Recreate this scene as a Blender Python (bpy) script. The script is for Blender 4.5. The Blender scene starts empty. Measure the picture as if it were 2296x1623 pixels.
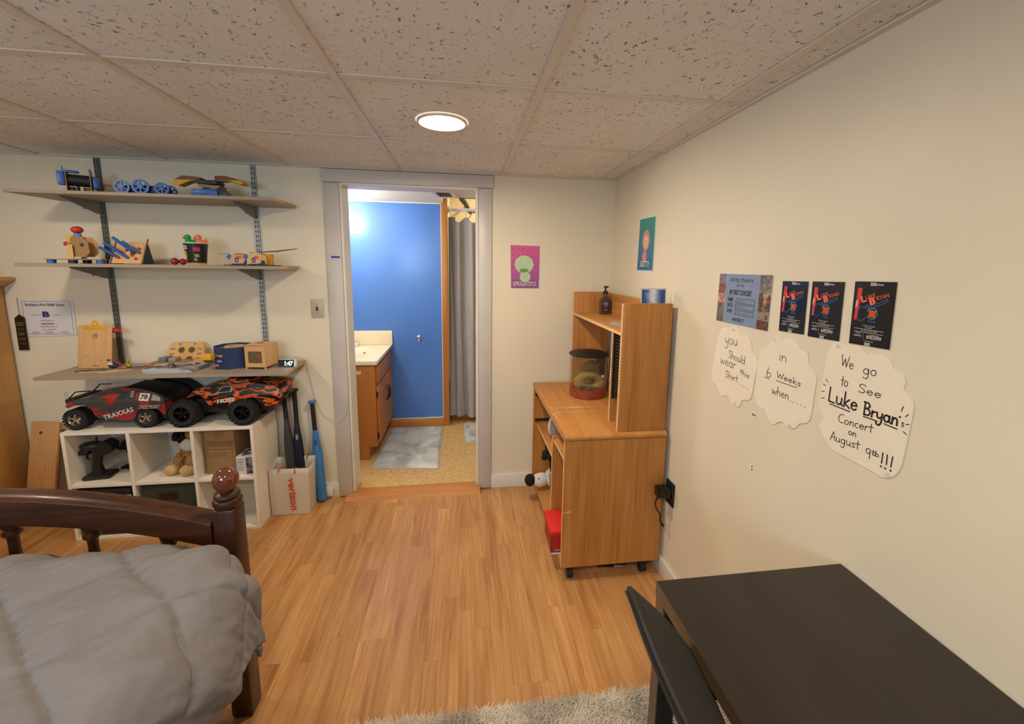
import bpy, bmesh, math, random
from mathutils import Vector, Matrix, noise
random.seed(7)
PI = math.pi
S = bpy.context.scene
COL = S.collection

# ------------------------------------------------------------------ camera
CAM = bpy.data.cameras.new('camera')
cam = bpy.data.objects.new('camera', CAM); COL.objects.link(cam)
CAM.sensor_fit = 'HORIZONTAL'; CAM.sensor_width = 36.0
CAM.lens = 927.93 / 2296 * 36.0
CAM.shift_x = (1148 - 1167.48) / 2296
CAM.shift_y = (733.4 - 811.5) / 2296
CAM.clip_start = 0.02
_y, _p, _r = math.radians(7.9156), math.radians(8.3801), math.radians(0.8287)
_f = Vector((math.sin(_y) * math.cos(_p), math.cos(_y) * math.cos(_p), -math.sin(_p)))
_rt = Vector((math.cos(_y), -math.sin(_y), 0)); _up = _rt.cross(_f)
_rt2 = _rt * math.cos(_r) + _up * math.sin(_r); _up2 = _up * math.cos(_r) - _rt * math.sin(_r)
_m = Matrix((_rt2, _up2, -_f)).transposed().to_4x4(); _m.translation = (0, 0, 1.48)
cam.matrix_world = _m
S.camera = cam

# ------------------------------------------------------------------ world, daylight, exposure
W = bpy.data.worlds.new('world'); S.world = W; W.use_nodes = True
W.node_tree.nodes['Background'].inputs[0].default_value = (0.55, 0.7, 1.0, 1)
W.node_tree.nodes['Background'].inputs[1].default_value = 0.6
LED = 141.0          # radiance of the ceiling discs
BULB = 92.0         # radiance of the bathroom bulbs
def added_daylight(loc, size, size_y, power, rot):
    L = bpy.data.lights.new('added_window_light', 'AREA'); L.shape = 'RECTANGLE'
    L.size = size; L.size_y = size_y; L.energy = power; L.color = (0.62, 0.80, 1.0)
    o = bpy.data.objects.new('added_window_light', L); COL.objects.link(o)
    o.location = loc; o.rotation_euler = rot
added_daylight((-1.25, -1.50, 1.62), 1.1, 0.5, 16.0, (math.radians(90), 0, 0))  # cool fill added behind the camera, shaped as light from an unseen window
vs = S.view_settings
vs.view_transform = 'Standard'; vs.look = 'None'; vs.gamma = 1.0; vs.use_curve_mapping = False
vs.exposure = 0.69

# ------------------------------------------------------------------ helpers
def lin(c):
    return c / 12.92 if c <= 0.04045 else ((c + 0.055) / 1.055) ** 2.4
def H(h):
    return tuple(lin(int(h[i:i + 2], 16) / 255) for i in (0, 2, 4)) + (1.0,)
MATS = {}
def _bsdf(name):
    m = bpy.data.materials.new(name); m.use_nodes = True
    nt = m.node_tree
    return m, nt, nt.nodes['Principled BSDF']
def _n(nt, t, **k):
    n = nt.nodes.new(t)
    for a, b in k.items(): setattr(n, a, b)
    return n
def _coords(nt, scale=(1, 1, 1), kind='Object', rnd=False, rot=(0, 0, 0)):
    tc = _n(nt, 'ShaderNodeTexCoord'); mp = _n(nt, 'ShaderNodeMapping')
    mp.inputs['Scale'].default_value = scale; mp.inputs['Rotation'].default_value = rot
    if kind == 'World':
        g = _n(nt, 'ShaderNodeNewGeometry'); src = g.outputs['Position']
    else:
        src = tc.outputs['Object']
    if rnd:
        oi = _n(nt, 'ShaderNodeObjectInfo'); mu = _n(nt, 'ShaderNodeMath', operation='MULTIPLY')
        mu.inputs[1].default_value = 37.0; nt.links.new(oi.outputs['Random'], mu.inputs[0])
        ad = _n(nt, 'ShaderNodeVectorMath', operation='ADD')
        cb = _n(nt, 'ShaderNodeCombineXYZ')
        for i in range(3): nt.links.new(mu.outputs[0], cb.inputs[i])
        nt.links.new(src, ad.inputs[0]); nt.links.new(cb.outputs[0], ad.inputs[1]); src = ad.outputs[0]
    nt.links.new(src, mp.inputs['Vector'])
    return mp.outputs['Vector']
def _noise(nt, vec, scale, detail=4, rough=.55, dist=0):
    n = _n(nt, 'ShaderNodeTexNoise'); n.inputs['Scale'].default_value = scale
    n.inputs['Detail'].default_value = detail; n.inputs['Roughness'].default_value = rough
    n.inputs['Distortion'].default_value = dist
    nt.links.new(vec, n.inputs['Vector']); return n.outputs['Fac']
def _ramp(nt, fac, stops, const=False):
    r = _n(nt, 'ShaderNodeValToRGB'); e = r.color_ramp
    if const: e.interpolation = 'CONSTANT'
    while len(e.elements) < len(stops): e.elements.new(0.5)
    for k, (p, c) in zip(e.elements, stops): k.position = p; k.color = c
    nt.links.new(fac, r.inputs[0]); return r.outputs['Color']
def _bump(nt, b, h, strength, dist=0.002):
    n = _n(nt, 'ShaderNodeBump'); n.inputs['Strength'].default_value = strength
    n.inputs['Distance'].default_value = dist
    nt.links.new(h, n.inputs['Height']); nt.links.new(n.outputs['Normal'], b.inputs['Normal'])
def sc(c, k): return (min(1, c[0] * k), min(1, c[1] * k), min(1, c[2] * k), 1)
def plain(name, hexc, rough=.5, metal=0.0, var=.06, vs_=18, bump=0, bs=300, spec=.5, kind='Object', bd=.001, coat=0):
    if name in MATS: return MATS[name]
    m, nt, b = _bsdf(name); c = H(hexc)
    v = _coords(nt, kind=kind)
    f = _noise(nt, v, vs_, 3)
    nt.links.new(_ramp(nt, f, [(.3, sc(c, 1 - var)), (.7, sc(c, 1 + var))]), b.inputs['Base Color'])
    b.inputs['Roughness'].default_value = rough; b.inputs['Metallic'].default_value = metal
    b.inputs['Specular IOR Level'].default_value = spec
    if coat: b.inputs['Coat Weight'].default_value = coat; b.inputs['Coat Roughness'].default_value = .08
    if bump: _bump(nt, b, _noise(nt, v, bs, 3), bump, bd)
    MATS[name] = m; return m
def wood(name, c1, c2, c3=None, axis='z', grain=1.0, rough=.4, kind='Object', rnd=False, coat=0, tone=0.0, bump=.05, ring=0.35):
    if name in MATS: return MATS[name]
    m, nt, b = _bsdf(name)
    ax = {'x': 0, 'y': 1, 'z': 2}[axis]
    s1 = [14 * grain] * 3; s1[ax] = 1.3 * grain
    s2 = [90 * grain] * 3; s2[ax] = 3.0 * grain
    f1 = _noise(nt, _coords(nt, s1, kind, rnd), 1.0, 5, .6, .6)
    f2 = _noise(nt, _coords(nt, s2, kind, rnd), 1.0, 4, .6)
    mx = _n(nt, 'ShaderNodeMix'); mx.data_type = 'FLOAT'; mx.inputs[0].default_value = ring
    nt.links.new(f1, mx.inputs[2]); nt.links.new(f2, mx.inputs[3])
    a, bb = H(c1), H(c2); cc = H(c3) if c3 else tuple((a[i] + bb[i]) / 2 for i in range(4))
    col = _ramp(nt, mx.outputs[0], [(.33, a), (.5, cc), (.68, bb)])
    if tone:
        oi = _n(nt, 'ShaderNodeObjectInfo')
        tr = _ramp(nt, oi.outputs['Random'], [(0, (1 - tone,) * 3 + (1,)), (1, (1 + tone * .6,) * 3 + (1,))])
        mu = _n(nt, 'ShaderNodeMix'); mu.data_type = 'RGBA'; mu.blend_type = 'MULTIPLY'; mu.inputs[0].default_value = 1
        nt.links.new(col, mu.inputs[6]); nt.links.new(tr, mu.inputs[7]); col = mu.outputs[2]
    nt.links.new(col, b.inputs['Base Color'])
    b.inputs['Roughness'].default_value = rough
    if coat: b.inputs['Coat Weight'].default_value = coat; b.inputs['Coat Roughness'].default_value = .07
    if bump: _bump(nt, b, f2, bump, .0006)
    MATS[name] = m; return m
def patches(name, cols, scale=8, rough=.5, rot=.4, stretch=(1, 1, 1), metal=0, dist=.4, hard=True):
    if name in MATS: return MATS[name]
    m, nt, b = _bsdf(name)
    f = _noise(nt, _coords(nt, stretch, rot=(0, rot, 0)), scale, 2, .5, dist)
    nt.links.new(_ramp(nt, f, [(p, H(c)) for p, c in cols], hard), b.inputs['Base Color'])
    b.inputs['Roughness'].default_value = rough; b.inputs['Metallic'].default_value = metal
    MATS[name] = m; return m
def emit(name, col, strength, down=False):
    if name in MATS: return MATS[name]
    m, nt, b = _bsdf(name)
    b.inputs['Base Color'].default_value = (.8, .8, .8, 1)
    b.inputs['Emission Color'].default_value = col; b.inputs['Emission Strength'].default_value = strength
    MATS[name] = m; return m
def clear(name, hexc='ffffff', rough=.02, ior=1.45):
    if name in MATS: return MATS[name]
    m, nt, b = _bsdf(name)
    b.inputs['Base Color'].default_value = H(hexc); b.inputs['Roughness'].default_value = rough
    b.inputs['Transmission Weight'].default_value = 1.0; b.inputs['IOR'].default_value = ior
    MATS[name] = m; return m

def wloc(o):
    v = Vector((0, 0, 0))
    while o is not None: v += o.location; o = o.parent
    return v
class MB:
    def __init__(s): s.bm = bmesh.new()
    def raw(s, vs, fs):
        v = [s.bm.verts.new(p) for p in vs]
        for f in fs:
            try: s.bm.faces.new([v[i] for i in f])
            except ValueError: pass
        return s
    def _join(s, b, M=None):
        if M is not None: bmesh.ops.transform(b, matrix=M, verts=b.verts)
        vm = {v: s.bm.verts.new(v.co) for v in b.verts}
        for f in b.faces:
            try: s.bm.faces.new([vm[v] for v in f.verts])
            except ValueError: pass
        b.free(); return s
    def box(s, x0, x1, y0, y1, z0, z1, bev=0, M=None, seg=2):
        b = bmesh.new(); bmesh.ops.create_cube(b, size=1)
        bmesh.ops.scale(b, vec=(x1 - x0, y1 - y0, z1 - z0), verts=b.verts)
        bmesh.ops.translate(b, vec=((x0 + x1) / 2, (y0 + y1) / 2, (z0 + z1) / 2), verts=b.verts)
        if bev: bmesh.ops.bevel(b, geom=b.edges[:], offset=bev, segments=seg, profile=.5, affect='EDGES')
        return s._join(b, M)
    def cyl(s, p0, p1, r0, r1=None, seg=20):
        p0, p1 = Vector(p0), Vector(p1); r1 = r0 if r1 is None else r1
        d = p1 - p0; q = d.to_track_quat('Z', 'Y')
        a = [p0 + q @ Vector((r0 * math.cos(2 * PI * i / seg), r0 * math.sin(2 * PI * i / seg), 0)) for i in range(seg)]
        c = [p1 + q @ Vector((r1 * math.cos(2 * PI * i / seg), r1 * math.sin(2 * PI * i / seg), 0)) for i in range(seg)]
        fs = [(i, (i + 1) % seg, seg + (i + 1) % seg, seg + i) for i in range(seg)]
        fs += [tuple(range(seg))[::-1], tuple(range(seg, 2 * seg))]
        return s.raw(a + c, fs)
    def lathe(s, prof, seg=28, M=None, loc=(0, 0, 0), cap=True):
        vs, fs = [], []
        n = len(prof)
        for r, z in prof:
            for i in range(seg):
                a = 2 * PI * i / seg; vs.append(Vector((max(r, 1e-5) * math.cos(a), max(r, 1e-5) * math.sin(a), z)))
        for k in range(n - 1):
            for i in range(seg):
                j = (i + 1) % seg; fs.append((k * seg + i, k * seg + j, (k + 1) * seg + j, (k + 1) * seg + i))
        if cap: fs.append(tuple(range(seg))[::-1]); fs.append(tuple((n - 1) * seg + i for i in range(seg)))
        M = M or Matrix(); L = Vector(loc)
        return s.raw([M @ v + L for v in vs], fs)
    def prism(s, poly, d0, d1, plane='xz', M=None, ins=None):
        def P(a, b, d):
            return {'xz': (a, d, b), 'yz': (d, a, b), 'xy': (a, b, d)}[plane]
        n = len(poly); vs = []
        for a, b in poly: vs.append(Vector(P(a, b, d0 + (ins(b) if ins else 0))))
        for a, b in poly: vs.append(Vector(P(a, b, d1 - (ins(b) if ins else 0))))
        if M is not None: vs = [M @ v for v in vs]
        fs = [(i, (i + 1) % n, n + (i + 1) % n, n + i) for i in range(n)] + [tuple(range(n)), tuple(range(n, 2 * n))]
        return s.raw(vs, fs)
    def tube(s, pts, r, seg=8):
        pts = [Vector(p) for p in pts]; n = len(pts); vs = []; prev = None
        rr = r if isinstance(r, (list, tuple)) else [r] * n
        for k, p in enumerate(pts):
            t = (pts[min(k + 1, n - 1)] - pts[max(k - 1, 0)]).normalized()
            if prev is None:
                u = t.orthogonal().normalized()
            else:
                u = prev - t * prev.dot(t)
                u = u.normalized() if u.length > 1e-6 else t.orthogonal().normalized()
            prev = u; w = t.cross(u)
            for i in range(seg):
                a = 2 * PI * i / seg; vs.append(p + (u * math.cos(a) + w * math.sin(a)) * rr[k])
        fs = []
        for k in range(n - 1):
            for i in range(seg):
                j = (i + 1) % seg; fs.append((k * seg + i, k * seg + j, (k + 1) * seg + j, (k + 1) * seg + i))
        fs.append(tuple(range(seg))[::-1]); fs.append(tuple((n - 1) * seg + i for i in range(seg)))
        return s.raw(vs, fs)
    def ball(s, c, rx, ry=None, rz=None, seg=20, rings=12, M=None):
        ry = rx if ry is None else ry; rz = rx if rz is None else rz
        b = bmesh.new(); bmesh.ops.create_uvsphere(b, u_segments=seg, v_segments=rings, radius=1)
        bmesh.ops.scale(b, vec=(rx, ry, rz), verts=b.verts)
        if M is not None: bmesh.ops.transform(b, matrix=M, verts=b.verts)
        bmesh.ops.translate(b, vec=c, verts=b.verts)
        return s._join(b)
    def ring(s, c, R, r, axis='z', seg=28, m=8):
        vs, fs = [], []; c = Vector(c)
        for i in range(seg):
            a = 2 * PI * i / seg
            for k in range(m):
                t = 2 * PI * k / m; q = R + r * math.cos(t); h = r * math.sin(t)
                p = {'z': (q * math.cos(a), q * math.sin(a), h), 'y': (q * math.cos(a), h, q * math.sin(a)), 'x': (h, q * math.cos(a), q * math.sin(a))}[axis]
                vs.append(c + Vector(p))
        for i in range(seg):
            for k in range(m):
                fs.append((i * m + k, ((i + 1) % seg) * m + k, ((i + 1) % seg) * m + (k + 1) % m, i * m + (k + 1) % m))
        return s.raw(vs, fs)
    def grid(s, nu, nv, fn):
        vs = [fn(i / nu, j / nv) for j in range(nv + 1) for i in range(nu + 1)]
        fs = [(j * (nu + 1) + i, j * (nu + 1) + i + 1, (j + 1) * (nu + 1) + i + 1, (j + 1) * (nu + 1) + i) for j in range(nv) for i in range(nu)]
        return s.raw(vs, fs)
    def mesh(s, name, m, smooth=True, angle=38, off=Vector((0, 0, 0))):
        bmesh.ops.recalc_face_normals(s.bm, faces=s.bm.faces)
        if off.length: bmesh.ops.translate(s.bm, vec=-off, verts=s.bm.verts)
        me = bpy.data.meshes.new(name)
        for f in s.bm.faces: f.smooth = smooth
        s.bm.to_mesh(me); s.bm.free()
        if smooth: me.set_sharp_from_angle(angle=math.radians(angle))
        if m is not None: me.materials.append(m)
        return me
    def obj(s, name, m, parent=None, local=False, smooth=True, angle=38, label=None, cat=None, group=None, kind=None):
        if parent is not None:
            off = Vector((0, 0, 0)) if local else wloc(parent)
        else:
            vs = [v.co for v in s.bm.verts]
            off = Vector(((min(v.x for v in vs) + max(v.x for v in vs)) / 2, (min(v.y for v in vs) + max(v.y for v in vs)) / 2, min(v.z for v in vs)))
        o = bpy.data.objects.new(name, s.mesh(name, m, smooth, angle, off)); COL.objects.link(o)
        if parent is not None: o.parent = parent
        else: o.location = off
        return tag(o, label, cat, group, kind)
def tag(o, label=None, cat=None, group=None, kind=None):
    if label: o['label'] = label
    if cat: o['category'] = cat
    if group: o['group'] = group
    if kind: o['kind'] = kind
    return o
def thing(name, label, cat, loc=(0, 0, 0), rz=0, group=None):
    o = bpy.data.objects.new(name, None); COL.objects.link(o); o.empty_display_size = .05
    o.location = loc; o.rotation_euler = (0, 0, rz)
    return tag(o, label, cat, group)
def struct(name, mb, m, parent=None, **k):
    o = mb.obj(name, m, parent, **k)
    if parent is None: o['kind'] = 'structure'
    return o
def dup(o, parent=None, loc=None, label=None):
    c = o.copy(); COL.objects.link(c)
    if parent is not None: c.parent = parent
    if loc is not None: c.location = loc
    if label: c['label'] = label
    for ch in list(o.children): dup(ch, c)
    return c
def Rx(a): return Matrix.Rotation(a, 4, 'X')
def Ry(a): return Matrix.Rotation(a, 4, 'Y')
def Rz(a): return Matrix.Rotation(a, 4, 'Z')
def T(x, y, z): return Matrix.Translation((x, y, z))

# text as flat lettering meshes
_TC = {}
def _text(s, bold):
    k = (s, bold)
    if k in _TC: return _TC[k]
    cu = bpy.data.curves.new('lettering', 'FONT'); cu.body = s; cu.resolution_u = 3; cu.offset = bold
    cu.fill_mode = 'FRONT'
    ob = bpy.data.objects.new('lettering', cu)
    me = ob.to_mesh()
    vs = [Vector(v.co) for v in me.vertices]; fs = [tuple(p.vertices) for p in me.polygons]
    ob.to_mesh_clear(); bpy.data.objects.remove(ob); bpy.data.curves.remove(cu)
    x0 = min(v.x for v in vs); x1 = max(v.x for v in vs); y0 = min(v.y for v in vs); y1 = max(v.y for v in vs)
    _TC[k] = ([((v.x - x0) / (x1 - x0), (v.y - y0) / (y1 - y0)) for v in vs], fs, (x1 - x0) / (y1 - y0)); return _TC[k]
def put_text(mb, s, o, r, u, w, h=None, bold=0.0, center=True):
    vs, fs, asp = _text(s, bold)
    if h is None: h = w / asp
    if w is None: w = h * asp
    o, r, u = Vector(o), Vector(r).normalized(), Vector(u).normalized()
    dx = -.5 if center else 0
    return mb.raw([o + r * (a + dx) * w + u * b * h for a, b in vs], fs)
def quad(mb, o, r, u, a0, a1, b0, b1):
    o, r, u = Vector(o), Vector(r), Vector(u)
    return mb.raw([o + r * a0 + u * b0, o + r * a1 + u * b0, o + r * a1 + u * b1, o + r * a0 + u * b1], [(0, 1, 2, 3)])
def stroke(mb, pts, w, N):
    """a pen line: flat ribbon with round joints, in the plane whose normal is N"""
    N = Vector(N); pts = [Vector(p) for p in pts]
    for i, (a, b) in enumerate(zip(pts, pts[1:])):
        d = b - a
        if d.length < 1e-6: continue
        a, b = a + N * (i % 3 * 3e-5), b + N * (i % 3 * 3e-5)
        s = d.normalized().cross(N) * (w / 2)
        mb.raw([a - s, b - s, b + s, a + s], [(0, 1, 2, 3)])
    e1 = N.orthogonal().normalized(); e2 = N.cross(e1)
    for p in pts:
        p = p + N * 1.2e-4
        mb.raw([p + (e1 * math.cos(k * PI / 4) + e2 * math.sin(k * PI / 4)) * (w / 2) for k in range(8)], [tuple(range(8))])
    return mb
# ------------------------------------------------------------------ materials of the shell
WALL = plain('cream_wall_paint', 'e3dcc8', rough=.42, var=.03, vs_=2.2, bump=.12, bs=220, bd=.0008, kind='World', spec=.35)
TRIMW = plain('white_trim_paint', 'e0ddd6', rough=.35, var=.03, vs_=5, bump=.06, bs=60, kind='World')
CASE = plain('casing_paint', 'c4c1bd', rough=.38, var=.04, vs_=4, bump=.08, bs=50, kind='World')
BLUE = plain('blue_gloss_paint', '5080d4', rough=.22, var=.02, vs_=3, bump=.10, bs=90, bd=.0006, kind='World')
BWHITE = plain('bath_white_paint', 'efe5c8', rough=.5, var=.03, kind='World')
TUBW = plain('tub_surround', 'e2d3b2', rough=.35, var=.03, kind='World')
RAIL = plain('ceiling_rail_paint', 'dad3c9', rough=.45, var=.03, vs_=8)
PLANK = wood('laminate_plank', 'a06a3a', 'd2a570', 'c08e5a', axis='y', grain=1.25, rough=.30, kind='World', rnd=True, tone=.10, bump=.02, ring=.42)
OAK = wood('oak_trim', 'a9692c', 'c88a46', axis='z', rough=.4)
OAKX = wood('oak_trim_long', 'b0733a', 'd09555', axis='x', rough=.4)

def tile_mat():
    m, nt, b = _bsdf('fissured_ceiling_tile')
    v = _coords(nt, (1, 1, 1), 'World', True)
    vs_ = _coords(nt, (1.0, .55, 1), 'World', True, rot=(0, 0, .5))
    n1 = _noise(nt, vs_, 42, 2, .5, .8)
    n2 = _noise(nt, v, 55, 2, .5)
    n3 = _noise(nt, v, 190, 2, .5)
    n4 = _noise(nt, v, 3, 2, .5)
    def mth(op, a, bb):
        q = _n(nt, 'ShaderNodeMath', operation=op)
        for i, x in enumerate((a, bb)):
            if isinstance(x, (int, float)): q.inputs[i].default_value = x
            elif x is not None: nt.links.new(x, q.inputs[i])
        return q.outputs[0]
    ridge = mth('LESS_THAN', mth('ABSOLUTE', mth('SUBTRACT', n1, .5), 0), .019)
    worm = mth('MULTIPLY', ridge, mth('GREATER_THAN', n2, .575))
    dots = mth('GREATER_THAN', n3, .70)
    pit = mth('MAXIMUM', worm, mth('MULTIPLY', dots, .7))
    base = _ramp(nt, n4, [(.3, H('dfe0e0')), (.7, H('e8e9e9'))])
    mx = _n(nt, 'ShaderNodeMix'); mx.data_type = 'RGBA'
    nt.links.new(pit, mx.inputs[0]); nt.links.new(base, mx.inputs[6]); mx.inputs[7].default_value = H('8a7d72')
    nt.links.new(mx.outputs[2], b.inputs['Base Color'])
    b.inputs['Roughness'].default_value = .85
    _bump(nt, b, mth('SUBTRACT', 1.0, pit), .5, .003)
    MATS['tile'] = m; return m
TILE = tile_mat()
def vinyl_mat():
    m, nt, b = _bsdf('speckled_vinyl')
    v = _coords(nt, kind='World')
    f = _noise(nt, v, 45, 5, .65, .6)
    nt.links.new(_ramp(nt, f, [(.3, H('b08a54')), (.5, H('cba873')), (.7, H('dcc08c'))]), b.inputs['Base Color'])
    b.inputs['Roughness'].default_value = .4; return m
VINYL = vinyl_mat()

# ------------------------------------------------------------------ shell
XL, XR, YB, YR, ZC = -3.05, 0.955, 2.61, -1.55, 2.02
D0, D1, DZ = -0.708, 0.090, 1.942      # door opening
mb = MB(); mb.box(XL, D0, YB, 2.73, 0, 2.05); mb.box(D1, XR + .6, YB, 2.73, 0, 2.05); mb.box(D0, D1, YB, 2.73, DZ, 2.05)
struct('wall_back', mb, WALL)
struct('wall_right', MB().box(XR, XR + .1, YR - .1, YB, 0, 2.05), WALL)
struct('wall_left', MB().box(XL - .1, XL, YR - .1, YB, 0, 2.05), WALL)
# rear wall; its unseen high window is added to go with the cool light
mb = MB(); wx0, wx1, wz0, wz1 = -1.85, -.65, 1.32, 1.92
mb.box(XL, wx0, YR - .1, YR, 0, 2.05); mb.box(wx1, XR, YR - .1, YR, 0, 2.05)
mb.box(wx0, wx1, YR - .1, YR, 0, wz0); mb.box(wx0, wx1, YR - .1, YR, wz1, 2.05)
struct('wall_rear', mb, WALL)
mb = MB()
for a in ((wx0, wx0 + .05), (wx1 - .05, wx1), (-1.27, -1.23)): mb.box(a[0], a[1], YR - .07, YR - .02, wz0, wz1)
mb.box(wx0, wx1, YR - .07, YR - .02, wz0, wz0 + .05); mb.box(wx0, wx1, YR - .07, YR - .02, wz1 - .05, wz1)
win = struct('added_window_1', mb, TRIMW)  # frame of the added window, out of view

floor = struct('floor', MB().box(XL, XR, YR, YB, -.05, -.006), PLANK)
# laminate planks, one object each (shared meshes by length)
pw = .0655; lens = [.42, .58, .76, .95]
pm = {}
for L in lens:
    b = MB().box(0, pw - .0002, 0, L - .0002, -.005, 0, bev=.00025, seg=1); pm[L] = b.mesh('plank', PLANK)
x = XR - pw * 57; row = 0; cnt = 0
rnd = random.Random(3)
while x < XR - .005:
    ys = [-.35 + rnd.random() * .3]
    y = ys[0] if x > -.7 else 1.0 + rnd.random() * .3
    if x < -2.55: x += pw; continue
    while y < YB - .02:
        L = rnd.choice(lens)
        o = bpy.data.objects.new('plank', pm[L]); COL.objects.link(o); o.parent = floor
        o.location = Vector((x, min(y, YB - L), 0)) - floor.location
        if y + L > YB:                       # last board of the row is cut at the wall
            o.location = Vector((x, y, 0)) - floor.location; o.scale = (1, (YB - y) / L, 1)
        y += L; cnt += 1
    x += pw
# ceiling: slab, rails, tiles
ceil = struct('ceiling', MB().box(XL, XR, YR, YB, 2.045, 2.10), RAIL)
TL = .6096; gx = [-.371 + TL * i for i in range(-5, 3)]; gy = [1.363 + TL * j for j in range(-4, 2)]
xs = [XL] + [g for g in gx if g > XL] + [XR]; ysl = [YR] + [g for g in gy if g > YR] + [2.587, YB]
hw = .0118
for g in xs[1:-1]: MB().box(g - hw, g + hw, YR, YB, ZC, ZC + .006, bev=.0012, seg=1).obj('ceiling_rail', RAIL, ceil)
for g in ysl[1:-1]:
    for a, b in zip(xs, xs[1:]): MB().box(a + hw, b - hw, g - hw, g + hw, ZC + .0026, ZC + .006, bev=.0008, seg=1).obj('cross_rail', RAIL, ceil)
for a, b in zip(xs, xs[1:]):
    for c, d in zip(ysl, ysl[1:]):
        if b - a < .02 or d - c < .03: continue
        MB().box(a + .004, b - .004, c + .004, d - .004, ZC + .0062, ZC + .02, bev=.002, seg=1).obj('ceiling_tile', TILE, ceil)
for nm, q in (('wall_angle', (XR - .02, XR, YR, YB)), ('wall_angle', (XL, XR - .02, YB - .02, YB))):
    MB().box(q[0], q[1], q[2], q[3], ZC - .001, ZC + .005).obj(nm, RAIL, ceil)

# door casing, jambs, sill, baseboards
cy = YB - .018
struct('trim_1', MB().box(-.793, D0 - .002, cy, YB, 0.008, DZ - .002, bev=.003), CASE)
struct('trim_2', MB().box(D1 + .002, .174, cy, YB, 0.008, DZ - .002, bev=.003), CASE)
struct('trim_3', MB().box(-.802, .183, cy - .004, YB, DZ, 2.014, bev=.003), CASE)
JAMB = plain('jamb_paint', 'e2ddd2', rough=.4, var=.03, kind='World')
struct('trim_4', MB().box(D0 - .0005, D0 + .012, YB - .01, 2.74, .03, DZ - .001), JAMB)
struct('trim_5', MB().box(D1 - .012, D1 + .0005, YB - .01, 2.74, .03, DZ - .001), JAMB)
struct('trim_6', MB().box(D0 + .012, D1 - .012, YB - .01, 2.74, DZ - .012, DZ + .0005), JAMB)
struct('trim_7', MB().prism([(2.535, 0), (2.55, .022), (2.64, .03), (2.66, .021), (2.66, 0)], -.745, .1, 'yz'), OAKX)
mb = MB().box(.174, XR - .014, YB - .014, YB, 0, .095, bev=.003); struct('baseboard_back', mb, TRIMW)
struct('baseboard_back_left', MB().box(-2.46, -.793, YB - .014, YB, 0, .10, bev=.003), TRIMW)
struct('baseboard_right', MB().box(XR - .014, XR, YR, YB, 0, .088, bev=.003), TRIMW)

# ------------------------------------------------------------------ bathroom shell
BZ = .02; BC = 2.0; BY = 3.70
struct('floor_bath', MB().box(-1.2, 1.1, 2.66, 4.6, -.04, BZ), VINYL)
struct('wall_bath_left', MB().box(-1.25, -1.15, 2.73, BY + .1, 0, 2.35), BLUE)
struct('wall_bath_back', MB().box(-1.15, -.165, BY, BY + .1, 0, 2.35), BLUE)
struct('wall_bath_right', MB().box(1.0, 1.1, 2.73, 4.6, 0, 2.35), BWHITE)
mb = MB().box(-.165, 1.1, 4.5, 4.6, 0, 2.4); mb.box(-.21, -.135, BY + .1, 4.5, 0, 2.4); struct('wall_tub', mb, TUBW)
mb = MB().box(-1.15, -.17, 2.73, BY, BC, 2.05); mb.box(-.17, 1.0, 2.73, 3.40, BC, 2.05); mb.box(-.17, 1.0, 3.37, 3.40, BC, 2.36); mb.box(-.21, 1.1, 3.37, 4.6, 2.36, 2.4)
struct('ceiling_bath', mb, BWHITE)
struct('trim_8', MB().box(-.187, -.135, BY - .018, BY + .03, .02, 2.06, bev=.002), OAK)          # wood corner board
struct('trim_9', MB().box(-.705, -.187, BY - .012, BY, .02, .098, bev=.002), OAKX)
struct('trim_10', MB().box(-.705, -.187, BY - .014, BY, .098, .104), TRIMW)
struct('trim_11', MB().box(-.192, -.187, BY - .012, BY, .104, 1.99), TRIMW)
struct('trim_12', MB().box(-1.15, -.187, BY - .004, BY, 1.992, BC), TRIMW)

# ------------------------------------------------------------------ ceiling downlights
LENS = emit('downlight_lens', (1.0, .81, .585, 1), LED)
RIM = plain('downlight_rim', 'e6d2c0', rough=.4)
def downlight(x, y, label, lens=LENS):
    t = thing('recessed_light', label, 'ceiling light', (x, y, ZC + .0058), group='round recessed ceiling lights')
    MB().lathe([(.096, 0), (.095, -.006), (.088, -.009), (.082, -.007), (.081, -.002)], 44, cap=False).obj('rim', RIM, t, local=True)
    MB().lathe([(.0, -.0052), (.060, -.0050), (.0815, -.0042)], 44, cap=False).obj('lens', lens, t, local=True)
downlight(-.078, 1.715, 'lit round recessed light in the ceiling tile in front of the bathroom doorway')
downlight(-1.90, 1.668, 'round recessed light in the ceiling over the toy shelves', emit('dimmed_downlight_lens', (1.0, .81, .585, 1), LED * .51))  # same fitting as the others, output lowered to balance the shelf wall
downlight(-.066, -.160, 'round recessed light in the ceiling behind the photographer')
downlight(-1.90, -.160, 'round recessed light in the ceiling over the head of the bed')
t = thing('recessed_light', 'unseen round recessed light added over the bathtub to brighten the alcove', 'ceiling light', (.45, 4.0, 2.358), group='round recessed ceiling lights')
MB().lathe([(.096, 0), (.095, -.006), (.088, -.009), (.082, -.007), (.081, -.002)], 44, cap=False).obj('rim', RIM, t, local=True)
MB().lathe([(.0, -.0052), (.060, -.0050), (.0815, -.0042)], 44, cap=False).obj('lens', emit('added_tub_light_lens', (1.0, .84, .62, 1), 110.0), t, local=True)  # glowing disc added to brighten the tub alcove, out of view
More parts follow.
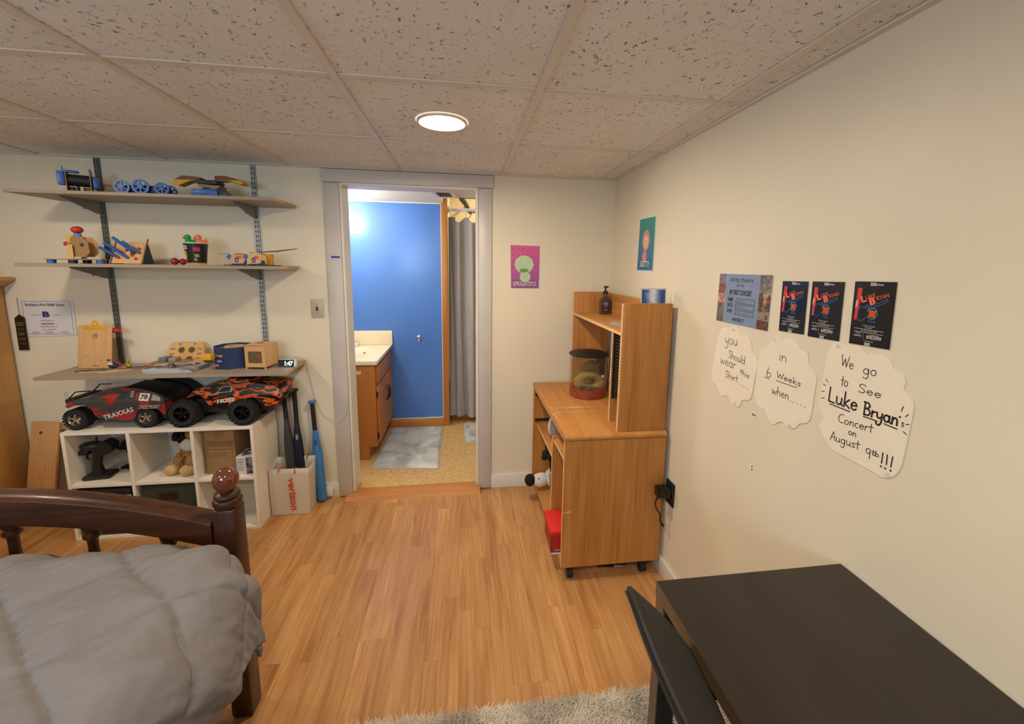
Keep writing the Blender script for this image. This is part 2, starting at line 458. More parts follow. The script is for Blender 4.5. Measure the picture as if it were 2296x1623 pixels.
# ------------------------------------------------------------------ wall shelves
SHELF = wood('greige_melamine', '93867a', 'a89a8b', axis='x', grain=.8, rough=.5, bump=.02)
EDGE = plain('bare_shelf_edge', 'c9a06c', rough=.6)
STEEL = plain('zinc_standard', 'a2a9b0', rough=.38, metal=.4, var=.12, vs_=60)
DSTEEL = plain('speckled_standard', '6a6c6a', rough=.6, metal=.3, var=.30, vs_=160)
SLOT = plain('standard_slot', '2a2f3a', rough=.7)
BRK = plain('grey_bracket', '83807a', rough=.45, metal=.3)
BLK = plain('matte_black', '17171a', rough=.55, var=.15)
BLKG = plain('gloss_black', '121214', rough=.22, var=.1)
for (xc, m, lab) in ((-1.939, DSTEEL, 'speckled dark grey slotted upright left of the pair holding the shelves'), (-1.165, STEEL, 'shiny zinc slotted upright near the shelf ends by the doorway')):
    t = thing('shelf_standard', lab, 'shelf upright', (xc, YB - .012, .885), group='slotted wall uprights')
    MB().box(xc - .0125, xc + .0125, YB - .0125, YB - .0005, .885, 2.018, bev=.001, seg=1).obj('rail', m, t)
    mb = MB(); z = .93
    while z < 2.0:
        for dx in (-.006, .006): mb.box(xc + dx - .0022, xc + dx + .0022, YB - .0130, YB - .0124, z, z + .017)
        z += .0265
    s = mb.obj('slot', SLOT, t); s['kind'] = 'stuff'
SX0, SX1, SY0 = -2.125, -.949, 2.308
SZ = (1.805, 1.4615, .897)
shn = ('top greige wall shelf carrying the blue wheeled cart toy', 'middle greige wall shelf carrying the black cup and ducks', 'lowest greige wall shelf carrying the clipboard and clock')
for z, lab in zip(SZ, shn):
    t = thing('wall_shelf', lab, 'shelf', ((SX0 + SX1) / 2, 2.46, z - .016), group='greige wall shelves')
    y1 = YB - .0135 
    MB().box(SX0, SX1, SY0, y1, z - .016, z, bev=.0008, seg=1).obj('board', SHELF, t)
    MB().box(SX1, SX1 + .0012, SY0 + (.0 if z < 1 else .002), SY0 + .11, z - .0155, z - .0005).obj('edge_band', EDGE, t)
for z, nm in zip(SZ, ('top', 'middle', 'lowest')):
    for xc, side in ((-1.939, 'speckled'), (-1.165, 'zinc')):
        zt = z - .0165
        mb = MB().prism([(YB - .0135, zt), (SY0 + .055, zt), (SY0 + .055, zt - .006), (YB - .05, zt - .062), (YB - .0135, zt - .066)], xc - .0018, xc + .0018, 'yz')
        mb.box(xc - .006, xc + .006, SY0 + .055, YB - .0135, zt - .0015, zt)
        mb.cyl((xc - .003, YB - .12, zt - .045), (xc + .003, YB - .12, zt - .045), .004, seg=10)
        mb.obj('shelf_bracket', BRK, label='grey triangular bracket under the %s shelf on the %s upright' % (nm, side), cat='bracket', group='shelf brackets')

# ------------------------------------------------------------------ wall papers, ribbon, switch
PAPER = plain('white_paper', 'd8d8de', rough=.6, var=.02)
INK = plain('black_ink', '1b1a20', rough=.6, var=.05)
GREYINK = plain('grey_ink', '74747c', rough=.6)
PURPLE = plain('purple_ink', '3a2272', rough=.5)
GOLD = plain('gold_foil', 'a58a44', rough=.35, metal=.4)
yw = YB - .0005
R_, U_ = (1, 0, 0), (0, 0, 1)
t = thing('award_certificate', 'white school certificate with a purple B taped to the wall above the clipboard', 'certificate', (-2.278, yw, 1.05))
mb = MB().raw([(-2.405, yw - .002, 1.052), (-2.149, yw - .004, 1.062), (-2.147, yw - .001, 1.260), (-2.410, yw - .001, 1.264)], [(0, 1, 2, 3)])
mb.raw([(-2.405, yw - .0012, 1.052), (-2.149, yw - .0032, 1.062), (-2.147, yw - .0002, 1.260), (-2.410, yw - .0002, 1.264)], [(3, 2, 1, 0)])
mb.obj('sheet', PAPER, t)
yp = yw - .0048
def P_(a, b): return (-2.405 + .256 * a, yp + .0018 - .0012 * (1 - b) - .0003, 1.056 + .204 * b)
mb = MB()
for a0, a1, b0, b1 in ((.04, .95, .95, .958), (.04, .95, .06, .068), (.04, .045, .06, .958), (.945, .95, .06, .958)):
    mb.raw([P_(a0, b0), P_(a1, b0), P_(a1, b1), P_(a0, b1)], [(0, 1, 2, 3)])
mb.obj('border', GREYINK, t)
mb = MB(); put_text(mb, 'Brattleboro Area Middle School', P_(.46, .83), R_, U_, .185, .016)
def bar(a0, a1, b, hgt=.007): mb.raw([P_(a0, b), P_(a1, b), P_(a1, b + hgt), P_(a0, b + hgt)], [(0, 1, 2, 3)])
for a0, a1, b in ((.20, .36, .585), (.60, .74, .585), (.35, .59, .435), (.30, .66, .265), (.36, .61, .185)): bar(a0, a1, b)
put_text(mb, 'Abel Martin', P_(.47, .335), R_, U_, .062); bar(.35, .60, .322, .005)
for a0, a1 in ((.15, .30), (.41, .56), (.70, .85)):
    stroke(mb, [P_(a0 + (a1 - a0) * i / 9, .12 + .022 * math.sin(i * 2.3)) for i in range(10)], .0009, (0, -1, 0)); bar(a0, a1, .088, .004)
mb.obj('lettering', INK, t)
mb = MB(); put_text(mb, 'B', P_(.465, .53), R_, U_, .034, .031, bold=.045); mb.obj('emblem', PURPLE, t)
t = thing('award_ribbon', 'black tenth place ribbon hanging over the certificate corner', 'ribbon', (-2.41, yw, .98))
mb = MB().prism([(-2.436, .981), (-2.389, .981), (-2.386, 1.160), (-2.410, 1.180), (-2.434, 1.160)], yw - .010, yw - .0085)
mb.obj('cloth', plain('black_satin', '191715', rough=.35, var=.2), t)
MB().tube([(-2.410, yw - .008, 1.178), (-2.412, yw - .006, 1.225), (-2.414, yw - .003, 1.272)], .0012).obj('string', plain('ribbon_string', '8d7e6a'), t)
mb = MB()
for s, z, w in (('CROSS', 1.128, .034), ('COUNTRY', 1.116, .036), ('*  *  *', 1.094, .030), ('10TH', 1.063, .026), ('PLACE', 1.040, .032), ('*  *  *', 1.014, .030)): put_text(mb, s, (-2.411, yw - .0105, z), R_, U_, w, .009 if z != 1.063 else .016, bold=.02)
mb.obj('lettering', GOLD, t)
t = thing('light_switch', 'ivory toggle light switch plate beside the door casing', 'light switch', (-.866, yw, 1.157))
MB().box(-.902, -.830, yw - .006, yw, 1.157, 1.268, bev=.003).obj('plate', plain('ivory_plastic', 'b9b39f', rough=.35), t)
MB().box(-.8705, -.8615, yw - .014, yw - .006, 1.200, 1.224, bev=.001).obj('toggle', plain('brown_toggle', '33261c', rough=.4), t)
for z in (1.185, 1.240): MB().cyl((-.866, yw - .0065, z), (-.866, yw - .006, z), .003, seg=10).obj('screw', plain('screw_metal', '77705f', metal=.6), t)
MB().box(-.769, -.720, cy - .0006, cy - .0001, 1.512, 1.523, M=None).obj('tape_strip', plain('blue_tape', '3a34a0', rough=.6), label='small strip of blue tape on the left door casing', cat='tape')

# ------------------------------------------------------------------ armoire and boards at the left
BIRCH = wood('amber_birch', 'b98748', 'cd9d5c', axis='z', grain=.7, rough=.42, bump=.02)
ax = -2.462
t = thing('armoire', 'tall amber birch wardrobe with moulded top at the left edge', 'wardrobe', (-2.76, 2.31, 0))
MB().box(-3.04, ax, 2.03, 2.594, .0, 1.328, bev=.003).obj('carcass', BIRCH, t)
MB().prism([(-3.045, 1.328), (ax, 1.328), (ax + .02, 1.340), (ax + .052, 1.362), (ax + .062, 1.366), (ax + .062, 1.384), (-3.045, 1.384)], 1.97, 2.595, 'xz').obj('crown_moulding', BIRCH, t)
for x0, x1 in ((-3.03, -2.755), (-2.75, -2.475)):
    d = MB().box(x0, x1, 2.012, 2.029, .08, 1.30, bev=.003).obj('door', BIRCH, t)
    MB().ball(((x0 if x0 > -2.8 else x1) + (.03 if x0 > -2.8 else -.03), 2.0, .75), .014).obj('knob', BLK, d)
MB().lathe([(.028, 0), (.045, .02), (.05, .06), (.036, .09), (.03, .10)], 20, loc=(-2.48, 2.42, 1.3845)).obj('dark_jar', plain('dark_jar_glaze', '2a2622', rough=.4), label='dark jar standing on top of the wardrobe', cat='jar')
PINE = wood('pine_board', 'b5824d', 'c9985f', 'd0a068', axis='z', grain=.9, rough=.55)
PINED = wood('pine_board_dark', '94602f', 'a8733c', axis='z', grain=.9, rough=.55)
KNOT = plain('pine_knot', '6a3d1c', rough=.6)
t = thing('pine_board', 'knotty pine board leaning on the wall beside the cube organizer', 'board', (-2.34, 2.5, 0))
Mx = T(-2.385, 2.500, 0.0) @ Rx(math.radians(-7)) @ Ry(math.radians(5))
MB().box(-.066, .072, -.009, .009, .012, .578, bev=.002, M=Mx).obj('plank', PINE, t)
MB().cyl(Mx @ Vector((-.015, -.0094, .52)), Mx @ Vector((-.015, -.0088, .52)), .009, seg=14).obj('knot', KNOT, t)
MB().box(-.05, .05, -.007, .007, .010, .52, bev=.002, M=T(-2.24, 2.556, .0) @ Rx(math.radians(-4)) @ Ry(math.radians(4))).obj('pine_offcut', PINED, label='darker narrow board standing behind the knotty pine board', cat='board')

# ------------------------------------------------------------------ cube organizer
MEL = plain('white_melamine', 'ece7dc', rough=.5, var=.03)
MELB = plain('organizer_backing', 'dcd9d0', rough=.6)
cx0, cx1, cy0, cy1, cz1 = -2.050, -1.136, 2.312, 2.594, .602
tk = .016
t = thing('cube_organizer', 'white six-cube storage organizer under the toy trucks', 'storage unit', ((cx0 + cx1) / 2, 2.45, 0))
MB().box(cx0, cx1, cy0, cy1, cz1 - tk, cz1, bev=.001, seg=1).obj('top_panel', MEL, t)
MB().box(cx0, cx1, cy0, cy1, 0, tk, bev=.001, seg=1).obj('bottom_panel', MEL, t)
for a in (cx0, cx1 - tk): MB().box(a, a + tk, cy0, cy1, tk, cz1 - tk, bev=.001, seg=1).obj('side_panel', MEL, t)
d1 = cx0 + (cx1 - cx0) / 3; d2 = cx0 + 2 * (cx1 - cx0) / 3
for d in (d1, d2): MB().box(d - tk / 2, d + tk / 2, cy0 + .001, cy1 - .004, tk, cz1 - tk, bev=.001, seg=1).obj('divider', MEL, t)
cols = [(cx0 + tk, d1 - tk / 2), (d1 + tk / 2, d2 - tk / 2), (d2 + tk / 2, cx1 - tk)]
for a, b in cols: MB().box(a, b, cy0 + .001, cy1 - .004, .296, .296 + tk, bev=.001, seg=1).obj('shelf', MEL, t)
MB().box(cx0 + .005, cx1 - .005, cy1 - .004, cy1, .005, cz1 - .005).obj('back_panel', MELB, t)
ZS = .312       # top of the middle shelves

# contents
DK = plain('dark_plastic', '1d1d20', rough=.4, var=.2)
def transmitter(x, y, rz, label, k=1.0):
    t = thing('radio_controller', label, 'controller', (x, y, ZS), rz, 'pistol grip radio controllers')
    MB().box(-.06, .06, -.045, .045, 0, .022 * k, bev=.008).obj('base', DK, t, local=True)
    MB().tube([(-.005, 0, .018), (-.012, 0, .07 * k), (0, 0, .13 * k), (.01, 0, .165 * k)], [.028, .022, .022, .03], 14).obj('grip', DK, t, local=True)
    mb = MB().ball((-.02, 0, .178 * k), .055, .034, .026); mb.box(-.085, -.03, -.02, .02, .135 * k, .16 * k, bev=.006); mb.obj('head', DK, t, local=True)
    MB().cyl((.045, -.034, .168 * k), (.045, .034, .168 * k), .036, seg=24).obj('steering_wheel', BLK, t, local=True)
    MB().cyl((.0, 0, .195 * k), (.004, 0, .226 * k), .005, .004, 10).obj('antenna', BLK, t, local=True)
    MB().tube([(-.045, 0, .135 * k), (-.05, 0, .115 * k), (-.035, 0, .10 * k)], .005).obj('trigger', BLKG, t, local=True)
transmitter(-1.965, 2.405, .15, 'black pistol grip radio controller standing left in the top left cube')
transmitter(-1.862, 2.515, -.1, 'smaller black radio controller next to the divider in the top left cube', .78)

FUR = patches('leopard_plush', [(0, '4e3420'), (.38, 'b48a56'), (.48, 'a57d4c'), (.58, '5a3d24'), (.66, 'c09a66')], 55, .9)
FURP = plain('tan_plush', 'cba878', rough=.95, var=.12, vs_=60, bump=.6, bs=400)
FURW = plain('white_plush', 'd8d6d6', rough=.95, var=.06, vs_=60, bump=.6, bs=400)
FURB = plain('black_plush', '141113', rough=.95, var=.2, vs_=60, bump=.8, bs=300, bd=.004)
t = thing('plush_leopard', 'spotted tan plush leopard slumped in the top middle cube', 'plush toy', (-1.52, 2.45, ZS))
mb = MB().ball((-1.535, 2.45, .425), .050, .042, .085); mb.ball((-1.512, 2.45, .525), .040, .038, .046); mb.ball((-1.54, 2.46, .566), .011, .010, .013); mb.ball((-1.492, 2.46, .564), .011, .010, .012)
mb.ball((-1.58, 2.44, .372), .034, .05, .05); mb.ball((-1.505, 2.42, .37), .036, .055, .055); mb.obj('body', FUR, t)
mb = MB().ball((-1.60, 2.385, .341), .037, .034, .030); mb.ball((-1.515, 2.372, .341), .038, .034, .031); mb.obj('feet', FURP, t)
MB().ball((-1.525, 2.412, .468), .040, .022, .034).obj('scarf', FURW, t)
mb = MB(); q = random.Random(4)
for i in range(26):
    a = Vector((q.gauss(0, 1), q.gauss(0, 1), q.gauss(0, 1))).normalized() * .028
    mb.ball(Vector((-1.583, 2.46, .505)) + a, .017, seg=8, rings=6)
mb.tube([(-1.583, 2.462, .49), (-1.56, 2.47, .44), (-1.55, 2.475, .40)], .008)
mb.obj('tail', FURB, t)
CARD = plain('cardboard', '9c7c54', rough=.8, var=.06, bump=.1)
CARDT = plain('cardboard_tape', '8a6a44', rough=.5)
t = thing('cardboard_box', 'brown cardboard carton with printed lines in the top right cube', 'box', (-1.33, 2.47, ZS))
MB().box(-1.412, -1.262, 2.365, 2.585, ZS, .565, bev=.002).obj('carton', CARD, t)
MB().box(-1.36, -1.315, 2.363, 2.3648, .53, .5645).obj('tape', CARDT, t)
mb = MB()
for z in (.492, .478, .455, .432, .418): mb.box(-1.395, -1.28 + (.01 if z > .45 else -.02), 2.3642, 2.3649, z, z + .0025)
for q in ((-1.40, -1.275, .502, .503), (-1.40, -1.275, .405, .406), (-1.40, -1.399, .405, .503), (-1.276, -1.275, .405, .503)): mb.box(q[0], q[1], 2.3642, 2.3649, q[2], q[3])
mb.obj('print', plain('carton_print', '6e5534'), t)
t = thing('product_box', 'small white product box beside the carton in the top right cube', 'box', (-1.205, 2.40, ZS))
MB().box(-1.2505, -1.158, 2.345, 2.46, ZS, .416, bev=.001).obj('carton', PAPER, t)
MB().box(-1.2005, -1.1585, 2.344, 2.3448, ZS + .004, .412).obj('photo_panel', patches('grey_photo', [(0, '3b3646'), (.45, '6a6472'), (.55, '8e8a98')], 30), t)
mb = MB()
for z in (.40, .388, .38, .366, .352, .338): mb.box(-1.245, -1.215 if z != .40 else -1.208, 2.344, 2.3448, z, z + .003)
mb.obj('print', GREYINK, t)
MB().tube([(-1.225, 2.36, .4195), (-1.19, 2.38, .4195), (-1.165, 2.42, .4195), (-1.19, 2.45, .4195), (-1.22, 2.43, .4195), (-1.235, 2.39, .4195), (-1.2, 2.37, .4265)], .0032).obj('blue_cable', plain('blue_cord', '24307e', rough=.4), label='coiled dark blue cable lying on the small white product box', cat='cable')
t = thing('black_case', 'black plastic case with white print in the bottom left cube', 'case', (-1.89, 2.45, tk))
MB().box(-2.028, -1.765, 2.322, 2.58, tk, .245, bev=.006).obj('body', BLKG, t)
MB().box(-2.028, -1.765, 2.319, 2.58, .2455, .28, bev=.006).obj('lid', BLK, t)
for a0, a1, b0, b1 in ((-1.85, -1.822, .058, .064), (-1.85, -1.826, .048, .053), (-1.95, -1.93, .080, .086), (-1.915, -1.88, .078, .082)): MB().box(a0, a1, 2.3212, 2.3219, b0, b1).obj('print_bar', PAPER, t)
MB().box(-1.815, -1.767, 2.3206, 2.3216, .17, .243).obj('sticker', PAPER, t)
BIN = plain('olive_fabric', '34352a', rough=.9, var=.1, bump=.4, bs=500)
t = thing('fabric_bin', 'dark olive fabric bin with leather handle in the bottom middle cube', 'storage bin', (-1.60, 2.45, tk))
MB().box(cols[1][0] + .012, cols[1][1] - .006, 2.325, 2.58, tk, .282, bev=.008).obj('bin', BIN, t)
mb = MB().box(-1.635, -1.545, 2.322, 2.3248, .205, .247, bev=.001); h = mb.obj('handle_plate', plain('brown_leather', '2a1a18', rough=.5), t)
MB().box(-1.622, -1.558, 2.3205, 2.3218, .222, .232, bev=.0005).obj('grip_slot', plain('grip_shadow_leather', '170f12'), h)
t = thing('clear_bin', 'pale translucent plastic bin in the bottom right cube behind the bedpost', 'storage bin', (-1.28, 2.46, tk))
BINP = plain('frosted_plastic', 'b9bbb2', rough=.35)
MB().box(-1.412, -1.166, 2.45, 2.585, tk, .235, bev=.006).obj('tub', BINP, t)
MB().box(-1.416, -1.162, 2.445, 2.587, .236, .25, bev=.003).obj('lid', BINP, t)
MB().box(-2.290, -2.270, YB - .006, YB - .0005, .402, .503, bev=.001).obj('cable_clip_strip', BLK, label='short black strip on the wall between the pine boards and the cube organizer', cat='strip')
# ------------------------------------------------------------------ toy trucks on the organizer
RUB = plain('tyre_rubber', '1b1a1a', rough=.8, var=.2, vs_=90)
CHROME = plain('chrome_rim', 'b5aea2', rough=.22, metal=.9)
BCHROME = plain('black_chrome', '3c3c40', rough=.2, metal=.9)
def wheel(t, x, y, z, r, w, rim, lug, face=-1, proto=None, turn=0):
    """wheel with its axis along y; tyre > rim"""
    if proto is not None:
        return dup(proto, t, Vector((x, y, z)) - wloc(t))
    mb = MB(); Mq = Rx(PI / 2)
    mb.lathe([(r * .56, -w / 2), (r * .86, -w / 2), (r * .97, -w * .38), (r * .97, w * .38), (r * .86, w / 2), (r * .56, w / 2)], 28, M=Mq, cap=False)
    n = 22
    for i in range(n):
        a = 2 * PI * i / n
        for s in (-1, 1):
            mb.box(-.005 * lug, .005 * lug, -w * .24, w * .24, r * .95, r * 1.02, M=Ry(a + (.14 if s > 0 else 0)) @ T(0, s * w * .27, 0))
    ty = mb.obj('wheel', RUB, t, local=True); ty.location = Vector((x, y, z)) - wloc(t)
    mb = MB().lathe([(r * .58, -w / 2 + .001), (r * .54, -w * .5 - .002), (r * .48, -w * .36), (r * .46, w * .3), (r * .58, w / 2 - .001)], 28, M=Mq @ Matrix(), cap=False)
    # spokes on the camera side
    for i in range(5):
        mb.box(-r * .07, r * .07, -w * .45, -w * .30, r * .05, r * .52, bev=.0015, seg=1, M=Ry(2 * PI * i / 5))
    mb.cyl((0, -w * .48, 0), (0, -w * .25, 0), r * .13, seg=14)
    mb.cyl((0, w * .05, 0), (0, w * .1, 0), r * .48, seg=20)
    mb.obj('rim', rim, ty, local=True)
    return ty
def decal(mb, pts, y): return mb.raw([(a, y(b) if callable(y) else y, b) for a, b in pts], [tuple(range(len(pts)))])
def clip_z(poly, z, keep_up):
    o = []
    for (a, b), (c, d) in zip(poly, poly[1:] + poly[:1]):
        ia, ic = (b >= z) == keep_up, (d >= z) == keep_up
        if ia: o.append((a, b))
        if ia != ic: f = (z - b) / (d - b); o.append((a + (c - a) * f, z))
    return o
def shell(prof, y0, y1, zs, ins):
    mb = MB().prism(clip_z(prof, zs, False), y0, y1)
    return mb.prism(clip_z(prof, zs, True), y0, y1, 'xz', ins=ins)

REDB = patches('red_grey_livery', [(0, '2b2a2c'), (.36, '3a393b'), (.50, '8f1f1c'), (.56, 'a82822'), (.60, '4a4a4c'), (.68, '232225')], 9, .28, .5, (1, 1, 1.6))
ORGB = patches('orange_black_livery', [(0, '151519'), (.44, 'c4501c'), (.50, 'd8621f'), (.55, '17171b'), (.66, 'c9541d'), (.70, '141418')], 11, .25, .75, (1, 1, 2.8))
SILV = plain('silver_decal', '9c9b98', rough=.35, metal=.3)
WHT = plain('white_decal', 'cfcdc8', rough=.5)
GLASSD = plain('dark_window_decal', '2a2c32', rough=.15)
def ins_red(z): return .034 * (z - .750) / .07
ztop = .602
t = thing('toy_race_truck', 'red and grey radio control race truck numbered 78 on the organizer', 'toy truck', (-1.77, 2.44, ztop))
prof = [(-2.029, .732), (-2.016, .755), (-1.982, .766), (-1.935, .774), (-1.890, .778), (-1.850, .782), (-1.815, .800), (-1.775, .818), (-1.701, .812), (-1.632, .795), (-1.600, .782), (-1.585, .772), (-1.572, .760), (-1.566, .729), (-1.566, .679), (-1.579, .673), (-1.587, .687), (-1.602, .707), (-1.649, .721), (-1.687, .713), (-1.707, .686), (-1.717, .656), (-1.756, .649), (-1.812, .656), (-1.885, .665), (-1.901, .687), (-1.911, .717), (-1.941, .738), (-1.986, .738), (-2.016, .724)]
body = shell(prof, 2.338, 2.556, .750, ins_red).obj('body', REDB, t, angle=25)
body.data.materials.append(plain('charcoal_roof_paint', '222124', rough=.3, var=.25, vs_=30))
for f in body.data.polygons:
    if f.normal.z > .45: f.material_index = 1
yd = 2.3365
def yr(z): return 2.3368 + ins_red(z)
mb = MB(); decal(mb, [(-1.690, .791), (-1.641, .787), (-1.644, .751), (-1.690, .755)], lambda z: yr(z) - .0004); p_ = mb.obj('number_panel', WHT, body)
mb = MB(); put_text(mb, '78', (-1.667, yr(.760) - .0008, .760), R_, (0, .034 / .07, 1), .034, .026, bold=.03); mb.obj('number', INK, body)
mb = MB(); decal(mb, [(-1.800, .762), (-1.755, .765), (-1.752, .798), (-1.778, .798)], yr); decal(mb, [(-1.742, .765), (-1.712, .764), (-1.710, .800), (-1.738, .801)], yr); mb.obj('side_window', GLASSD, body)
mb = MB(); decal(mb, [(-1.632, .755), (-1.585, .750), (-1.592, .768), (-1.628, .784)], yr); mb.obj('rear_window', SILV, body)
mb = MB()
for z in (.772, .781, .790, .797): decal(mb, [(-1.735, z), (-1.718, z), (-1.718, z + .003), (-1.735, z + .003)], lambda q: yr(q) - .0005)
mb.obj('louvre', WHT, body)
mb = MB(); a = math.radians(17); put_text(mb, 'TRAXXAS', (-1.787, yd, .676), (math.cos(a), 0, math.sin(a)), (-math.sin(a) + .1, 0, math.cos(a)), .150, .026, bold=.02); mb.obj('lettering', WHT, body)
mb = MB(); put_text(mb, 'The Fastest Name', (-1.640, yd, .722), R_, U_, .096, .008, bold=.02); put_text(mb, 'in Radio Control', (-1.645, yd, .711), R_, U_, .088, .008, bold=.02); mb.obj('slogan', WHT, body)
MB().box(-1.96, -1.56, 2.385, 2.52, .635, .70, bev=.01).obj('chassis', DK, t)
mb = MB().box(-2.046, -2.0, 2.36, 2.53, .742, .765, bev=.004); mb.tube([(-2.04, 2.37, .76), (-2.0, 2.37, .80), (-1.94, 2.38, .802)], .003); mb.tube([(-2.04, 2.52, .76), (-2.0, 2.52, .80), (-1.94, 2.51, .802)], .003); mb.obj('front_bumper', BLK, t)
MB().tube([(-2.034, 2.355, .764), (-2.038, 2.355, .795), (-2.032, 2.355, .808), (-2.024, 2.355, .803), (-2.026, 2.355, .764)], .0012, 6).obj('wire_clip', SILV, t)
w0 = wheel(t, -2.000, 2.372, ztop + .0565, .0555, .056, CHROME, 1.0)
wheel(t, -1.672, 2.372, ztop + .0565, .0555, .056, CHROME, 1.0, proto=w0)
for x in (-2.0, -1.672): wheel(t, x, 2.536, ztop + .0565, .0555, .056, CHROME, 1.0, proto=w0)
MB().tube([(-2.0, 2.372, ztop + .0565), (-2.0, 2.536, ztop + .0565)], .006).obj('axle', DK, t); MB().tube([(-1.672, 2.372, ztop + .0565), (-1.672, 2.536, ztop + .0565)], .006).obj('axle', DK, t)
# orange monster truck
def ins_h(z): return .038 * (z - .765) / .09
t = thing('toy_monster_truck', 'orange and black radio control monster truck with big tyres', 'toy truck', (-1.33, 2.44, ztop))
prof = [(-1.472, .750), (-1.444, .790), (-1.391, .806), (-1.330, .812), (-1.300, .838), (-1.253, .851), (-1.183, .852), (-1.160, .826), (-1.119, .822), (-1.039, .811), (-1.007, .790), (-1.000, .747), (-1.020, .713), (-1.080, .702), (-1.090, .732), (-1.140, .754), (-1.191, .747), (-1.223, .720), (-1.240, .699), (-1.300, .694), (-1.345, .698), (-1.367, .724), (-1.384, .758), (-1.417, .773), (-1.451, .766)]
body = shell(prof, 2.350, 2.545, .765, ins_h).obj('body', ORGB, t, angle=25)
def yh(z): return 2.3490 + ins_h(z)
mb = MB(); put_text(mb, 'HOSS', (-1.277, 2.3485, .728), (1, 0, .12), (.12, 0, 1), .088, .024, bold=.05); mb.obj('lettering', WHT, body)
mb = MB(); decal(mb, [(-1.325, .781), (-1.249, .784), (-1.246, .814), (-1.296, .814)], yh); mb.obj('window_surround', SILV, body)
mb = MB(); decal(mb, [(-1.318, .784), (-1.257, .787), (-1.254, .810), (-1.293, .810)], lambda z: yh(z) - .0005); mb.obj('side_window', GLASSD, body)
MB().box(-1.47, -1.08, 2.39, 2.51, .66, .74, bev=.01).obj('chassis', DK, t)
MB().tube([(-1.02, 2.38, .70), (-.995, 2.38, .74), (-.992, 2.44, .75), (-.995, 2.5, .74), (-1.02, 2.5, .70)], .006).obj('front_bumper', BLK, t)
w0 = wheel(t, -1.487, 2.365, ztop + .0735, .072, .078, BCHROME, 1.5)
wheel(t, -1.190, 2.365, ztop + .0735, .072, .078, BCHROME, 1.5, proto=w0)
for x in (-1.487, -1.190): wheel(t, x, 2.530, ztop + .0735, .072, .078, BCHROME, 1.5, proto=w0)
for x in (-1.487, -1.190): MB().tube([(x, 2.365, ztop + .0735), (x, 2.53, ztop + .0735)], .008).obj('axle', DK, t)
# dark things behind the trucks
q = random.Random(9)
mb = MB().grid(26, 14, lambda u, v: (-1.90 + .44 * u, 2.583 + .009 * math.cos(v * PI) + .003 * noise.noise((u * 9, v * 6, 0)), ztop + .001 + (.225 * math.sin(PI * min(1, max(0, .02 + .96 * u))) ** .55) * (1 - abs(2 * v - 1) ** 2 * .95) + .006 * noise.noise((u * 14, v * 5, 3)) * (1 - abs(2 * v - 1))))
mb.obj('cloth_bundle', plain('black_cloth', '201f20', rough=.9, var=.25, bump=.5, bs=90, bd=.004), label='rumpled black cloth bundle bulging up behind the race truck', cat='cloth')
MB().box(-1.372, -1.190, 2.575, 2.598, ztop + .0005, .868, bev=.008).obj('black_folder', BLK, label='flat black case standing against the wall behind the monster truck', cat='case')

# ------------------------------------------------------------------ paper bag, bats, cable
BAGM = plain('white_kraft_paper', 'd3cabc', rough=.7, var=.03, vs_=6, bump=.25, bs=25, bd=.004)
VRED = plain('orange_red_print', 'cf4a22', rough=.6)
t = thing('paper_bag', 'white paper carrier bag with orange red lettering beside the organizer', 'bag', (-1.02, 2.49, 0))
bx0, bx1, by0, by1, bz = -1.128, -.918, 2.432, 2.545, .292
def bagpt(x, y, k): return (x, y, .002 + (bz - .002) * k)
n = 8
mb = MB()
ring0 = [(bx0, by0), (bx1, by0), (bx1 + .004, (by0 + by1) / 2), (bx1, by1), (bx0, by1), (bx0 - .002, (by0 + by1) / 2)]
vs_, fs_ = [], []
for k in range(n + 1):
    for (x, y) in ring0:
        kk = k / n
        xx = x + (.012 * kk if x > -1.02 else 0) + .002 * noise.noise((x * 9, y * 9, kk * 3))
        yy = y - (.004 * kk if y < 2.48 else 0) + .003 * math.sin(kk * 5 + x * 20) * (y < 2.48)
        vs_.append(bagpt(xx, yy, kk + (.08 * kk if y > 2.5 else 0)))
for k in range(n):
    for i in range(6): fs_.append((k * 6 + i, k * 6 + (i + 1) % 6, (k + 1) * 6 + (i + 1) % 6, (k + 1) * 6 + i))
fs_.append(tuple(range(6)))
mb.raw(vs_, fs_); bag = mb.obj('sack', BAGM, t, angle=30)
sm = bag.modifiers.new('thickness', 'SOLIDIFY'); sm.thickness = .0012; sm.offset = -1
mb = MB(); put_text(mb, 'verizon', (-1.022, by0 - .0052, .134), (.04, 0, -1), (1, 0, .0), .205, .038, bold=.022)
for v in mb.bm.verts: v.co.y = by0 - .0065
mb.obj('lettering', VRED, t)
mb = MB()
for y, z, a, b in ((by0 - .007, .285, -1.075, -.985),): 
    mb.tube([(a, y - .001, .272), (a + .004, y - .002, .289), (a + .02, y + .012, .298), (a + .035, y + .02, .296)], .003); mb.tube([(b, y - .001, .262), (b + .002, y - .002, .285), (b + .008, y + .012, .295)], .003)
mb.tube([(-1.06, by1 - .002, .30), (-1.052, by1 - .006, .318), (-1.045, by1 - .01, .335), (-1.035, by1 - .03, .30), (-1.03, by1 - .04, .27)], .003)
mb.tube([(-.955, by1 - .002, .295), (-.95, by1 - .008, .32), (-.943, by1 - .012, .335)], .003)
mb.obj('handle', VRED, t)
